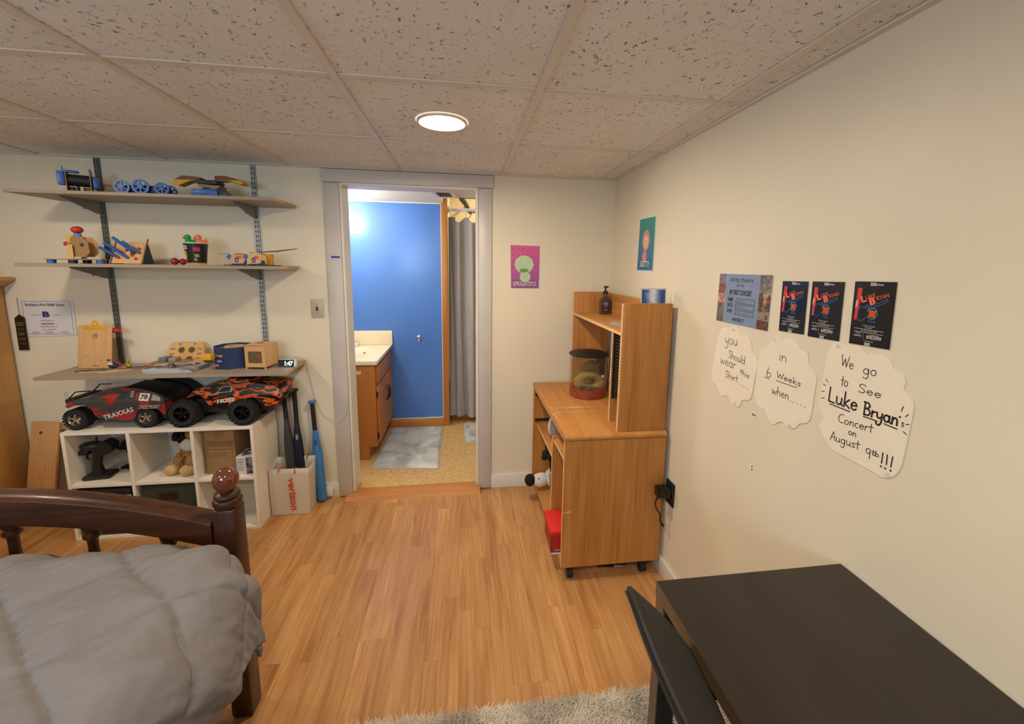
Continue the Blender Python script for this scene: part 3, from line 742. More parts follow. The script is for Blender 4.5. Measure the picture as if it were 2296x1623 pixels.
def bat(name, label, top, bot, cols, knob, usa=None):
    a, b = Vector(bot), Vector(top); d = b - a; L = d.length; q_ = d.to_track_quat('Z', 'Y').to_matrix().to_4x4()
    t = thing(name, label, 'baseball bat', bot, group='baseball bats by the paper bag')
    prof = [(.012, 0), (.026, .004), (.029, .03), (.029, L * .45), (.024, L * .56), (.015, L * .68), (.0125, L * .72)]
    MB().lathe(prof, 20, M=q_, loc=(0, 0, 0)).obj('barrel', cols[0], t, local=True)
    MB().lathe([(.0135, L * .70), (.0128, L * .75), (.0125, L * .97)], 16, M=q_).obj('grip', cols[1], t, local=True)
    MB().lathe([(.0125, L * .968), (.021, L * .982), (.023, L * .99), (.019, L * .998), (.004, L)], 20, M=q_).obj('knob', knob, t, local=True)
    if usa:
        mb = MB(); c = a + d * .60 + Vector((0, -.0285, 0))
        r_ = Vector((0, 0, -1)); put_text(mb, 'USA', c, r_, (1, 0, 0), .036, .014, bold=.03)
        mb.obj('lettering', usa, t)
    return t
GRIP = plain('black_grip_tape', '1a191b', rough=.75, bump=.5, bs=200, bd=.003)
bat('baseball_bat', 'grey baseball bat with black grip nearest the organizer', (-1.083, 2.583, .772), (-1.02, 2.50, .012), (plain('grey_bat', '3b3d45', rough=.3), GRIP), BLK)
bat('baseball_bat', 'navy baseball bat with white lettering standing in the middle', (-1.020, 2.585, .728), (-.985, 2.515, .012), (plain('navy_bat', '1c2138', rough=.3), GRIP), BLK, WHT)
LB = plain('light_blue_bat', '3d7fc4', rough=.3)
bat('baseball_bat', 'light blue baseball bat leaning outside the paper bag', (-.923, 2.586, .652), (-.885, 2.560, .012), (LB, GRIP), LB, plain('navy_ink', '16284e'))
MB().tube([(-.945, 2.60, .88), (-.93, 2.602, .78), (-.91, 2.604, .66), (-.87, 2.604, .55), (-.80, 2.60, .50), (-.775, 2.588, .497), (-.75, 2.588, .52), (-.72, 2.588, .56), (-.705, 2.588, .72), (-.703, 2.586, .80)], .0016, 6).obj('white_cord', plain('white_cord', 'c9c4b8'), label='thin white cord drooping from the lowest shelf to the door casing', cat='cord')
t = thing('cord_box', 'small white cover box on the baseboard left of the doorway', 'outlet', (-.848, YB - .02, .028))
MB().box(-.878, -.824, YB - .043, YB - .0145, .026, .078, bev=.004).obj('cover', TRIMW, t)
# ------------------------------------------------------------------ wooden and plastic kit toys on the shelves
KBLUE = plain('kit_blue_plastic', '2f63b8', rough=.4)
KLBLUE = plain('kit_light_blue', '4d86d0', rough=.4)
KNAVY = plain('kit_navy', '1d2848', rough=.5)
KRED = plain('kit_red', 'c2352a', rough=.35)
KYEL = plain('kit_yellow', 'e0a81e', rough=.45)
KDYEL = plain('kit_ochre', 'cf9a2c', rough=.5)
PLY = wood('laser_cut_plywood', 'c79a66', 'ddb582', axis='z', grain=1.2, rough=.6, bump=.02)
PLYD = wood('laser_cut_plywood_dark', '8a6d45', 'a3835a', axis='z', grain=1.2, rough=.6, bump=.02)
BURN = plain('laser_burn', '4a3220', rough=.8)
z1, z2, z3 = SZ[0] + .0004, SZ[1] + .0004, SZ[2] + .0004
# a) blue and black motor kit
t = thing('motor_kit_toy', 'blue and black motor toy held between wooden plates on the top shelf', 'toy', (-1.885, 2.42, z1))
MB().cyl((-1.935, 2.42, 1.868), (-1.845, 2.42, 1.868), .028, seg=24).obj('barrel', BLK, t)
for x in (-1.930, -1.846): MB().box(x - .002, x + .002, 2.385, 2.455, z1, 1.925 if x > -1.9 else 1.905, bev=.0005, seg=1).obj('side_plate', PLYD, t)
MB().box(-1.962, -1.936, 2.40, 2.44, 1.842, 1.905, bev=.003).obj('crank_block', KBLUE, t)
MB().box(-1.842, -1.818, 2.395, 2.445, 1.835, 1.892, bev=.006).obj('end_cap', KBLUE, t)
mb = MB().box(-1.944, -1.886, 2.41, 2.43, 1.902, 1.914, bev=.002); mb.cyl((-1.942, 2.42, 1.914), (-1.942, 2.42, 1.93), .002, seg=8); mb.obj('lever', KBLUE, t)
mb = MB().box(-1.927, -1.905, 2.40, 2.44, z1, 1.835, bev=.003); mb.box(-1.90, -1.89, 2.40, 2.44, z1, 1.84, bev=.003); mb.obj('stand', BLK, t)
MB().box(-1.88, -1.85, 2.445, 2.455, z1, 1.84).obj('rear_plate', PLYD, t)
t.rotation_euler = (0, 0, .55)
# b) wheeled cart
t = thing('wheeled_cart_toy', 'small navy cart with blue spoked wheels on the top shelf', 'toy', (-1.575, 2.40, z1))
MB().box(-1.665, -1.485, 2.375, 2.435, z1 + .010, z1 + .045, bev=.004).obj('chassis', KNAVY, t)
def kitwheel(x, y, r):
    mb = MB().lathe([(r * .72, -.004), (r, -.004), (r, .004), (r * .72, .004), (r * .72, -.004)], 28, M=Rx(PI / 2), cap=False)
    for i in range(6): mb.box(-r * .10, r * .10, -.003, .003, 0, r * .75, M=Ry(i * PI / 3))
    mb.cyl((0, -.005, 0), (0, .005, 0), r * .26, seg=16)
    o = mb.obj('wheel', KBLUE, t, local=True); o.location = Vector((x, y, z1 + r)) - t.location; o.rotation_euler = (0, 0, .18)
    MB().cyl((0, -.006, 0), (0, -.0052, 0), r * .12, seg=12).obj('hub_cap', KLBLUE, o, local=True)
kitwheel(-1.663, 2.362, .0335); kitwheel(-1.577, 2.358, .0360); kitwheel(-1.483, 2.360, .0300); kitwheel(-1.645, 2.448, .0335); kitwheel(-1.50, 2.448, .030)
# c) winged balance toy
t = thing('winged_toy', 'yellow and brown winged wooden toy on a blue pyramid stand', 'toy', (-1.27, 2.42, z1))
MB().lathe([(.088, 0), (.086, .022), (.034, .066), (.028, .068)], 4, M=Rz(PI / 4 + .25), loc=(-1.268, 2.42, z1)).obj('pyramid', plain('kit_slate', '42545f', rough=.45), t, smooth=False)
MB().box(-1.345, -1.225, 2.345, 2.351, z1 + .004, z1 + .034, bev=.003).obj('front_plate', KBLUE, t)
mb = MB().prism([(-1.32, 1.868), (-1.225, 1.862), (-1.235, 1.85), (-1.29, 1.832), (-1.325, 1.858)], 2.375, 2.44); mb.obj('head', PLYD, t)
MB().box(-1.332, -1.236, 2.37, 2.445, 1.868, 1.888, bev=.004).obj('joint', KNAVY, t)
for pts, nm in (([(-1.452, 1.872), (-1.425, 1.858), (-1.385, 1.876), (-1.355, 1.887), (-1.318, 1.886), (-1.325, 1.902), (-1.40, 1.906), (-1.44, 1.886)], 'wing'), ([(-1.252, 1.888), (-1.19, 1.89), (-1.13, 1.874), (-1.12, 1.880), (-1.124, 1.893), (-1.20, 1.912), (-1.25, 1.910)], 'wing')):
    w_ = MB().prism(pts, 2.385, 2.435).obj(nm, KDYEL, t)
    tp = [(a, b) for a, b in pts]
    MB().prism([(a, b + .0018) for a, b in pts if b > 1.882] if len([1 for a, b in pts if b > 1.882]) > 2 else pts, 2.384, 2.436).obj('wing_edge', plain('wing_brown', '6d4a2c', rough=.6), w_)
# d) wooden bubble-machine tower
t = thing('tower_kit_toy', 'wooden kit tower with red ball top and red cone on the middle shelf', 'toy', (-1.92, 2.42, z2))
MB().box(-2.048, -1.795, 2.365, 2.475, z2 + .017, z2 + .021, bev=.0006, seg=1).obj('base_plate', PLYD, t)
for x in (-2.032, -1.938, -1.815): 
    MB().cyl((x, 2.385, z2), (x, 2.385, z2 + .017), .017, seg=20).obj('foot', KBLUE if x != -1.938 else KNAVY, t)
MB().cyl((-1.93, 2.455, z2), (-1.93, 2.455, z2 + .017), .017, seg=20).obj('foot', KNAVY, t)
for y in (2.395, 2.445):
    MB().prism([(-1.955, z2 + .075), (-1.945, z2 + .120), (-1.935, z2 + .135), (-1.89, z2 + .133), (-1.868, z2 + .105), (-1.864, z2 + .055), (-1.885, z2 + .033), (-1.94, z2 + .033)], y - .002, y + .002).obj('octagon_plate', PLYD if y < 2.42 else PLY, t)
MB().cyl((-1.895, 2.392, z2 + .092), (-1.895, 2.3965, z2 + .092), .009, seg=18).obj('hole', BURN, t)
MB().box(-1.958, -1.938, 2.393, 2.447, z2 + .098, z2 + .137, bev=.001).obj('drum_cover', KYEL, t)
for y in (2.383, 2.456): MB().box(-1.955, -1.930, y - .002, y + .002, z2 + .021, z2 + .092, bev=.0008, seg=1).obj('upright', PLY, t)
MB().cyl((-1.93, 2.42, z2 + .135), (-1.928, 2.42, z2 + .150), .016, .013, 20).obj('neck', KLBLUE, t)
MB().ball((-1.929, 2.42, z2 + .167), .024, .024, .018).obj('ball', KRED, t)
MB().cyl((-1.99, 2.42, z2 + .098), (-1.958, 2.42, z2 + .095), .011, .014, 18).obj('cone', KRED, t)
mb = MB().tube([(-1.985, 2.42, z2 + .088), (-1.975, 2.42, z2 + .055), (-1.968, 2.42, z2 + .021)], .0015, 6); mb.tube([(-1.985, 2.42, z2 + .088), (-1.965, 2.42, z2 + .07), (-1.955, 2.42, z2 + .06)], .0015, 6); mb.obj('brace', BLK, t)
MB().box(-2.02, -1.84, 2.42, 2.44, z2 + .0215, z2 + .024).obj('slider', PLY, t)
# e) rod puzzle on an easel
t = thing('rod_puzzle_toy', 'tilted wooden board toy studded with blue rods on the middle shelf', 'toy', (-1.68, 2.42, z2))
Mq = T(-1.70, 2.395, z2 + .004) @ Rz(.10) @ Rx(math.radians(-30))
MB().box(-.072, .055, 0, .004, 0, .128, bev=.0008, seg=1, M=Mq).obj('board', PLY, t)
rods = [((-.05, .035), (-.105, .060)), ((-.03, .055), (-.09, .085)), ((-.005, .03), (-.055, .062)), ((.0, .075), (-.06, .118)), ((.04, .06), (-.015, .095))]
for (a, b), (c, d) in rods: MB().cyl(Mq @ Vector((a, -.004, b)), Mq @ Vector((c, -.055, d)), .0075, seg=14).obj('rod', KBLUE, t)
mb = MB()
for a, b in ((-.045, .03), (.01, .045), (-.02, .075), (.03, .025), (.035, .085)): mb.ball(Mq @ Vector((a, -.005, b)), .007, .005, .007, seg=10, rings=8)
mb.obj('red_peg', KRED, t)
MB().cyl(Mq @ Vector((.012, -.001, .062)), Mq @ Vector((.012, -.0016, .062)), .013, seg=16).obj('hole', BURN, t)
for x, y in ((-.078, 0), (.058, 0)):
    MB().box(x - .003, x + .003, -.002, .008, -.002, .148, bev=.0015, seg=1, M=Mq).obj('easel_arm', PLYD, t)
    MB().prism([(2.405, z2), (2.475, z2), (2.49, z2 + .004), (2.462, z2 + .10), (2.455, z2 + .10)], -1.70 + x - .006 + .006, -1.70 + x + .001, 'yz').obj('easel_side', KNAVY, t)
MB().box(-1.655, -1.645, 2.47, 2.535, z2, z2 + .006).obj('rear_strut', PLYD, t)
# f) cup and ducks
CUPB = plain('black_paper_cup', '141418', rough=.35)
t = thing('snack_cup', 'black printed snack cup with white rim on the middle shelf', 'cup', (-1.39, 2.42, z2))
cz = z2 + .112
MB().lathe([(.041, .006), (.0405, 0.0065), (.053, .110)], 36, loc=(-1.39, 2.42, z2), cap=False).obj('cup', CUPB, t)
MB().lathe([(.0, .004), (.0415, .004), (.042, .012), (.0405, .012)], 36, loc=(-1.39, 2.42, z2), cap=False).obj('base_band', plain('cup_base_orange', 'c98d3c', rough=.5), t)
MB().ring((-1.39, 2.42, cz), .0535, .003, 'z', 36, 8).obj('rim', PAPER, t)
def oncup(mb, a0, a1, h0, h1):
    n = 6; vs_ = []
    for k in range(n + 1):
        a = a0 + (a1 - a0) * k / n
        for h in (h0, h1):
            r = .0405 + (.0125) * h / .11 + .0006; vs_.append((-1.39 + r * math.sin(a), 2.42 - r * math.cos(a), z2 + h))
    return mb.raw(vs_, [(2 * k, 2 * k + 2, 2 * k + 3, 2 * k + 1) for k in range(n)])
mb = oncup(MB(), .25, .85, .070, .090); mb.obj('pink_panel', plain('cup_pink', 'c2284e'), t)
mb = oncup(MB(), -.75, -.30, .080, .100); mb.obj('barcode_panel', PAPER, t)
mb = MB()
for k in range(7): oncup(mb, -.70 + k * .055, -.70 + k * .055 + .025, .083, .098)
mb.obj('barcode', INK, t)
mb = MB(); oncup(mb, -.95, -.45, .035, .072); mb.obj('yellow_patch', plain('cup_yellow', 'c9a13a'), t)
mb = MB(); oncup(mb, .25, .55, .022, .034); oncup(mb, .35, .75, .04, .056); mb.obj('lime_patch', plain('cup_lime', '9aa04a'), t)
mb = MB(); oncup(mb, -.85, -.4, .020, .034); mb.obj('red_patch', plain('cup_red', '8e1f2a'), t)
MB().lathe([(.0, .098), (.050, .098)], 24, loc=(-1.39, 2.42, z2), cap=False).obj('inner_lid', PAPER, t)
def duck(x, y, z, m, bk, label):
    t = thing('rubber_duck', label, 'rubber duck', (x, y, z), group='rubber ducks on the cup')
    mb = MB().ball((.004, 0, .016), .026, .020, .017); mb.ball((-.008, 0, .042), .0155); mb.cyl((-.005, 0, .02), (-.008, 0, .038), .013, .012, 16)
    mb.ball((.026, 0, .026), .008, .008, .012, M=Ry(.5)); mb.obj('body', m, t, local=True)
    MB().ball((-.025, 0, .040), .008, .007, .0035, seg=12, rings=8).obj('bill', bk, t, local=True)
    mb = MB()
    for s in (-1, 1): mb.ball((-.018, s * .0105, .047), .0025, seg=8, rings=6)
    mb.obj('eye', INK, t, local=True)
duck(-1.413, 2.412, z2 + .0985, plain('green_vinyl', '1f9a44', rough=.35), plain('duck_bill_orange', 'd8752c', rough=.35), 'green rubber duck sitting in the snack cup')
duck(-1.366, 2.418, z2 + .0985, plain('coral_vinyl', 'f07a50', rough=.35), plain('duck_bill_pink', 'd86a7c', rough=.35), 'coral pink rubber duck sitting in the snack cup')
GEM = plain('dark_red_gloss', '8a1f1d', rough=.15)
t = thing('red_toy', 'glossy dark red ball toy lying beside the snack cup', 'toy', (-1.455, 2.38, z2))
mb = MB().ball((-1.468, 2.372, z2 + .0175), .0175); mb.ball((-1.437, 2.385, z2 + .016), .016); mb.obj('ball', GEM, t)
MB().cyl((-1.452, 2.378, z2 + .017), (-1.444, 2.382, z2 + .017), .008, seg=12).obj('link', plain('dark_red_matte', '4c1414'), t)
# g) dial meters
t = thing('dial_kit_toy', 'wooden kit with two semicircular dial faces at the middle shelf end', 'toy', (-1.105, 2.40, z2))
MB().box(-1.225, -.988, 2.345, 2.45, z2, z2 + .004, bev=.0006, seg=1).obj('base_plate', KNAVY, t)
def dial(cx, y):
    pts = [(cx + .045 * math.cos(a), z2 + .018 + .052 * math.sin(a)) for a in [PI * k / 14 for k in range(1, 15)]]
    pts = [(cx + .05, z2 + .012), (cx + .048, z2 + .052)] + [p for p in pts if p[0] < cx + .03] + [(cx - .045, z2 + .004), (cx + .04, z2 + .004)]
    d = MB().prism(pts, y - .002, y + .002).obj('dial_face', PLY, t)
    MB().prism([(cx - .04, z2 + .004), (cx + .045, z2 + .004), (cx + .043, z2 + .026), (cx + .03, z2 + .030), (cx + .02, z2 + .012), (cx - .035, z2 + .010)], y - .0035, y - .0022).obj('dial_cradle', KNAVY, d)
    cols_ = ('5f4a78', 'b2384e', 'd0563c', 'd8a83e')
    for k, h in enumerate(cols_):
        a0, a1 = PI * (.88 - k * .17), PI * (.88 - (k + 1) * .17); o = (cx + .004, z2 + .022)
        poly = [(o[0] + r * math.cos(a), o[1] + r * math.sin(a)) for r, a in ((.014, a0), (.028, a0), (.028, (a0 + a1) / 2), (.028, a1), (.014, a1))]
        mb = MB(); decal(mb, poly, y - .0026); mb.obj('dial_sector', plain('dial_%s' % h, h), d)
    MB().cyl((cx - .012, y - .004, z2 + .026), (cx - .012, y - .002, z2 + .026), .009, seg=16).obj('dial_boss', KNAVY, d)
    MB().cyl((cx - .012, y - .0046, z2 + .027), (cx - .012, y - .004, z2 + .027), .004, seg=12).obj('boss_screw', PAPER, d)
    MB().prism([(cx - .066, z2 + .044), (cx - .05, z2 + .030), (cx - .036, z2 + .050), (cx - .05, z2 + .060)], y + .003, y + .006).obj('lever', KBLUE, d)
    MB().box(cx - .10, cx - .045, y + .001, y + .003, z2 + .058, z2 + .060, M=None).obj('pointer', KNAVY, d)
dial(-1.155, 2.36); dial(-1.07, 2.352)
MB().prism([(-1.12, z2 + .066), (-.99, z2 + .075), (-.89, z2 + .092), (-.885, z2 + .094), (-.98, z2 + .082), (-1.10, z2 + .070)], 2.385, 2.42).obj('long_arm', plain('arm_grey_wood', '6f5f4a', rough=.6), t)
MB().box(-1.115, -1.02, 2.40, 2.44, z2 + .004, z2 + .062, bev=.002).obj('gear_case', KDYEL, t)
# ---------------- lowest shelf
t = thing('wooden_clipboard', 'plywood clipboard toy with a yellow clip leaning against the wall', 'clipboard', (-1.975, 2.49, z3))
Mq = T(-1.985, 2.485, z3 + .001) @ Rz(-.03) @ Rx(math.radians(-9))
MB().box(-.082, .082, -.003, .003, 0, .235, bev=.002, M=Mq).obj('board', PLY, t)
MB().box(-.096, .066, .012, .016, 0, .225, bev=.001, M=Mq).obj('rear_board', PLYD, t)
c = MB().box(-.058, .058, -.0048, -.0032, .212, .231, bev=.0006, M=Mq).obj('clip', KYEL, t)
mb = MB().ring((0, -.004, .243), .0125, .006, 'y', 20, 8)
for v in mb.bm.verts: v.co = Mq @ Vector((v.co.x, -.004 + (v.co.y + .004) * .35, v.co.z))
mb.obj('clip_loop', KYEL, c)
mb = MB()
for a, b, w in ((-.032, .04, .016), (.028, .04, .018)): put_text(mb, 'o', Mq @ Vector((a, -.0034, b)), (Mq.to_3x3() @ Vector((1, 0, 0))), (Mq.to_3x3() @ Vector((0, 0, 1))), .008, .009)
for i in range(5): mb.box(-.012, .012, -.0034, -.0031, .165 + i * .005, .1675 + i * .005, M=Mq)
mb.box(-.012, .020, -.0034, -.0031, .012, .0155, M=Mq); mb.box(-.046, -.028, -.0034, -.0031, .062, .0645, M=Mq)
mb.obj('engraving', plain('engraved_wood', '7a5a38'), t)
MB().box(.060, .076, -.0036, -.0031, .038, .048, M=Mq).obj('sticker', plain('maroon_print', '5a2430'), t)
for z in (.205, .022): MB().cyl(Mq @ Vector((.076, .018, z)), Mq @ Vector((.106, .018, z)), .014, .010, 16).obj('red_peg', KRED, t)
# flat bird puzzle
t = thing('bird_puzzle_toy', 'flat plywood bird shaped toy with painted wings lying by the clipboard', 'toy', (-1.84, 2.42, z3))
def blob(pts, z0, z1, m, nm): return MB().prism(pts, z0, z1, 'xy').obj(nm, m, t)
blob([(-1.985, 2.385), (-1.93, 2.395), (-1.88, 2.375), (-1.83, 2.40), (-1.79, 2.42), (-1.74, 2.47), (-1.70, 2.535), (-1.76, 2.53), (-1.82, 2.50), (-1.87, 2.475), (-1.92, 2.45)], z3, z3 + .006, PLY, 'plate')
blob([(-2.01, 2.39), (-1.95, 2.39), (-1.93, 2.41), (-1.96, 2.42)], z3 + .0062, z3 + .010, plain('burnt_tip', '5a2a1c'), 'wing_tip')
blob([(-1.94, 2.395), (-1.88, 2.40), (-1.86, 2.43), (-1.91, 2.43)], z3 + .0062, z3 + .011, plain('slate_wing', '565d70'), 'wing')
blob([(-1.83, 2.42), (-1.76, 2.44), (-1.72, 2.49), (-1.79, 2.47)], z3 + .0062, z3 + .011, plain('slate_wing', '565d70'), 'wing')
MB().ball((-1.865, 2.445, z3 + .024), .022, .020, .016).obj('head', KNAVY, t)
MB().ball((-1.868, 2.43, z3 + .035), .012, .008, .006).obj('eye', PAPER, t)
MB().tube([(-1.80, 2.46, z3 + .01), (-1.812, 2.46, z3 + .03), (-1.80, 2.46, z3 + .052), (-1.782, 2.46, z3 + .062)], [.008, .006, .004, .001], 10).obj('horn', KDYEL, t)
MB().ball((-1.795, 2.45, z3 + .02), .012, .012, .011).obj('gold_bead', plain('gold_bead', 'c79b3a', rough=.2, metal=.7), t)
MB().ring((-1.735, 2.505, z3 + .012), .016, .004, 'z', 18, 8).obj('pink_ring', plain('pink_plastic', 'd07a72', rough=.4), t)
# magazines
MAG = ('2d3a5e', '56648c', 'a9b0bc', '7d8798', 'c4c8cc')
for k in range(5):
    lab = ['bottom', 'second lowest', 'middle', 'second highest', 'top'][k] + ' magazine of the pile beneath the magnifier toy'
    tt = thing('magazine', lab, 'magazine', (-1.545, 2.43, z3 + k * .0042), .05 - .03 * k, 'pile of magazines on the lowest shelf')
    MB().box(-.115, .115, -.085, .085, 0, .0034).obj('pages', PAPER, tt, local=True)
    MB().box(-.116, .116, -.086, .086, .0034, .004).obj('cover', patches('magazine_cover_%d' % k, [(0, '2a3450'), (.40, MAG[k]), (.72, '46527a')], 9), tt, local=True)
t = thing('magnifier_toy', 'grey lens stand toy on top of the magazine pile', 'toy', (-1.55, 2.40, z3 + .0212))
MB().lathe([(.020, 0), (.014, .012), (.012, .030)], 20, loc=(-1.545, 2.385, z3 + .0212)).obj('stem', plain('grey_plastic', '6f7072', rough=.35), t)
MB().box(-1.625, -1.455, 2.35, 2.43, z3 + .0512, z3 + .0562, bev=.002).obj('plate', PLYD, t)
MB().box(-1.59, -1.555, 2.36, 2.42, z3 + .0564, z3 + .080, bev=.002).obj('lens_block', plain('grey_plastic', '6f7072', rough=.35), t)
MB().box(-1.55, -1.515, 2.37, 2.42, z3 + .0564, z3 + .075, bev=.002).obj('mirror_block', SILV, t)
# panel with round holes
t = thing('holed_panel_toy', 'plywood control panel toy with round yellow-rimmed holes on the lowest shelf', 'toy', (-1.56, 2.52, z3))
Mq = T(-1.565, 2.515, z3 + .012) @ Rx(math.radians(-24))
MB().prism([(-.095, 0), (.095, 0), (.102, .03), (.088, .105), (.072, .122), (-.072, .122), (-.088, .105), (-.102, .03)], -.002, .002, M=Mq).obj('panel', PLY, t)
MB().prism([(-.097, -.001), (.097, -.001), (.106, .03), (.092, .107), (.074, .126), (-.074, .126), (-.092, .107), (-.106, .03)], .003, .006, M=Mq).obj('rear_panel', KDYEL, t)
for a, b in ((-.022, .078), (.030, .078), (.025, .025)):
    mb = MB().ring((a, -.003, b), .019, .0028, 'y', 24, 8)
    for v in mb.bm.verts: v.co = Mq @ v.co
    g_ = mb.obj('hole_rim', KYEL, t)
    MB().cyl(Mq @ Vector((a, -.0026, b)), Mq @ Vector((a, -.0021, b)), .018, seg=22).obj('hole', plain('dark_hole', '4a4538', rough=.4), g_)
mb = MB()
for a, b in ((-.036, .113), (.042, .113)): mb.cyl(Mq @ Vector((a, -.004, b)), Mq @ Vector((a, -.002, b)), .006, seg=16)
mb.obj('blue_button', plain('periwinkle', '5f78c2', rough=.4), t)
mb = MB()
for a, b in ((-.07, .08), (-.07, .052), (-.07, .026), (.07, .08), (.072, .052), (.07, .026)):
    for d in (0, .006): mb.box(a - .013, a + .013, -.0026, -.0021, b + d, b + d + .0022, M=Mq)
mb.obj('slot', BURN, t)
# octagonal blue box with yellow handle
t = thing('octagonal_box', 'navy octagonal box toy with a yellow handle beside the wooden box', 'toy', (-1.29, 2.49, z3))
MB().lathe([(.096, 0), (.096, .118), (.088, .118), (.086, .108), (.0, .108)], 8, M=Rz(.15), loc=(-1.292, 2.495, z3)).obj('drum', plain('navy_card', '22345e', rough=.5), t, smooth=False)
MB().lathe([(.0, .110), (.050, .110), (.050, .114), (.025, .114), (.025, .112)], 24, loc=(-1.285, 2.495, z3), cap=False).obj('disc', PLY, t)
MB().box(-1.398, -1.345, 2.375, 2.425, z3 + .058, z3 + .088, bev=.004).obj('handle', KYEL, t)
MB().box(-1.335, -1.302, 2.4030, 2.4040, z3 + .076, z3 + .080).obj('print_bar', KYEL, t); MB().box(-1.322, -1.302, 2.4030, 2.4040, z3 + .070, z3 + .0735).obj('print_bar', KYEL, t)
mb = MB().ball((-1.318, 2.402, z3 + .046), .014, .002, .006, seg=14, rings=8); mb.obj('print', plain('pale_blue_print', '7f93b5'), t)
MB().box(-1.345, -1.325, 2.407, 2.4085, z3 + .016, z3 + .03).obj('print_patch', plain('coral_print', 'b2756a'), t)
# wooden box with window
t = thing('wooden_box_toy', 'small plywood box on legs with a clear front window', 'toy', (-1.12, 2.47, z3))
Mq = T(-1.135, 2.40, z3) @ Rz(-.14)
mb = MB()
for a, b, c_, d in ((-.054, .054, .100, .130), (-.054, .054, .012, .034), (-.054, -.038, .034, .100), (.038, .054, .034, .100)): mb.box(a, b, -.003, .001, c_, d, M=Mq)
mb.obj('front_frame', PLY, t)
MB().box(-.038, .038, -.0016, -.0006, .034, .100, M=Mq).obj('window', plain('smoky_pane', '6d5a40', rough=.15), t)
for x in (-.056, .053): MB().box(x, x + .003, -.003, .115, .012, .132, M=Mq).obj('side_panel', PLY, t)
MB().box(-.056, .056, -.005, .117, .132, .135, M=Mq).obj('lid', PLY, t)
MB().box(-.056, .056, .112, .115, .012, .132, M=Mq).obj('rear_panel', PLYD, t)
MB().box(-.056, .056, -.003, .115, .010, .013, M=Mq).obj('floor_panel', PLYD, t)
for x in (-.056, .048):
    for y in (-.003, .107): MB().box(x, x + .008, y, y + .008, 0, .010, M=Mq).obj('leg', PLY, t)
MB().cyl(Mq @ Vector((0, .055, .1352)), Mq @ Vector((0, .055, .142)), .014, seg=20).obj('lid_knob', plain('terracotta_knob', 'b07a55', rough=.5), t)
mb = MB().ball(Mq @ Vector((.02, -.002, .072)), .012, .0015, .012, seg=14, rings=8); mb.obj('red_disc', plain('brick_red', '9c4038'), t)
# clock
t = thing('digital_clock', 'small white mirrored alarm clock with lit blue white digits', 'clock', (-.99, 2.43, z3), -.10)
MB().box(-.050, .050, -.002, .022, 0, .046, bev=.006, M=Rx(math.radians(-12))).obj('case', plain('white_plastic', 'd6d4d2', rough=.3), t, local=True)
MB().box(-.0475, .0405, -.0035, -.0022, .003, .043, bev=.0005, seg=1, M=Rx(math.radians(-12))).obj('screen', plain('dark_mirror', '1b1620', rough=.1), t, local=True)
mb = MB(); Mk = Rx(math.radians(-12)); ru, uu = Vector((1, 0, 0)), Mk.to_3x3() @ Vector((0, 0, 1))
put_text(mb, '1:47', Mk @ Vector((.013, -.0042, .010)), ru, uu, .044, .025, bold=.02)
mb.obj('digits', emit('digit_glow', (.25, .50, 1.0, 1), 4.0), t, local=True)
# ------------------------------------------------------------------ bed
CHERRY = wood('cherry_stain', '1c0c06', '472312', axis='z', grain=.9, rough=.38, coat=.15, bump=.05, ring=.5)
CHERRYX = wood('cherry_stain_long', '1e0d07', '512a15', axis='x', grain=.9, rough=.38, coat=.15, bump=.05, ring=.5)
CHERRYB = wood('cherry_finial', '572a12', '6b3618', axis='z', grain=.4, rough=.12, coat=.8, bump=0)
BX0, BX1, BYF, BYH = -2.133, -.727, 1.300, -.72
t = thing('bed', 'dark cherry wooden bed with arched footboard and ball finial posts', 'bed', ((BX0 + BX1) / 2, .3, 0))
def post(x, y, z1=.735):
    p = MB().box(x - .033, x + .033, y - .033, y + .033, .0, z1, bev=.009, seg=2).obj('post', CHERRY, t)
    MB().lathe([(.034, z1), (.038, z1 + .008), (.040, z1 + .018), (.037, z1 + .026), (.030, z1 + .029), (.035, z1 + .035), (.033, z1 + .043), (.020, z1 + .048), (.015, z1 + .053)], 28, loc=(x, y, 0)).obj('collar', CHERRY, p)
    MB().ball((x, y, z1 + .084), .0350, .0350, .0400, seg=28, rings=18).obj('finial', CHERRYB, p)
post(BX1, BYF); post(BX0, BYF); post(BX1, BYH, .95); post(BX0, BYH, .95)
xc = (BX0 + BX1) / 2; hwid = (BX1 - BX0) / 2
def arch(x): return .688 + .132 * (1 - ((x - xc) / hwid) ** 2)
n = 36; xs_ = [BX0 + .036 + (BX1 - BX0 - .072) * k / n for k in range(n + 1)]
mb = MB(); vs_, fs_ = [], []
for x in xs_:
    z = arch(x); sec = [(-.030, -.088), (-.034, -.080), (-.034, -.012), (-.026, -.003), (-.012, 0), (.012, 0), (.026, -.003), (.034, -.012), (.034, -.080), (.030, -.088)]
    for dy, dz in sec: vs_.append((x, BYF + dy, z + dz))
m_ = 10
for k in range(n):
    for i in range(m_): fs_.append((k * m_ + i, k * m_ + (i + 1) % m_, (k + 1) * m_ + (i + 1) % m_, (k + 1) * m_ + i))
fs_ += [tuple(range(m_)), tuple(n * m_ + i for i in range(m_))]
mb.raw(vs_, fs_).obj('arched_rail', CHERRYX, t)
MB().box(BX0 + .036, BX1 - .036, BYF - .016, BYF + .016, .24, .34, bev=.004).obj('lower_rail', CHERRYX, t)
k = 0
for k in range(6):
    x = -.905 - .2035 * k
    zt = arch(x) - .086
    sp = MB().lathe([(.010, .34), (.016, .36), (.012, .40), (.017, .47), (.012, zt - .075), (.013, zt - .055), (.021, zt - .045), (.021, zt - .037), (.013, zt - .033), (.020, zt - .022), (.022, zt)], 16, loc=(x, BYF, 0)).obj('spindle', CHERRY, t)
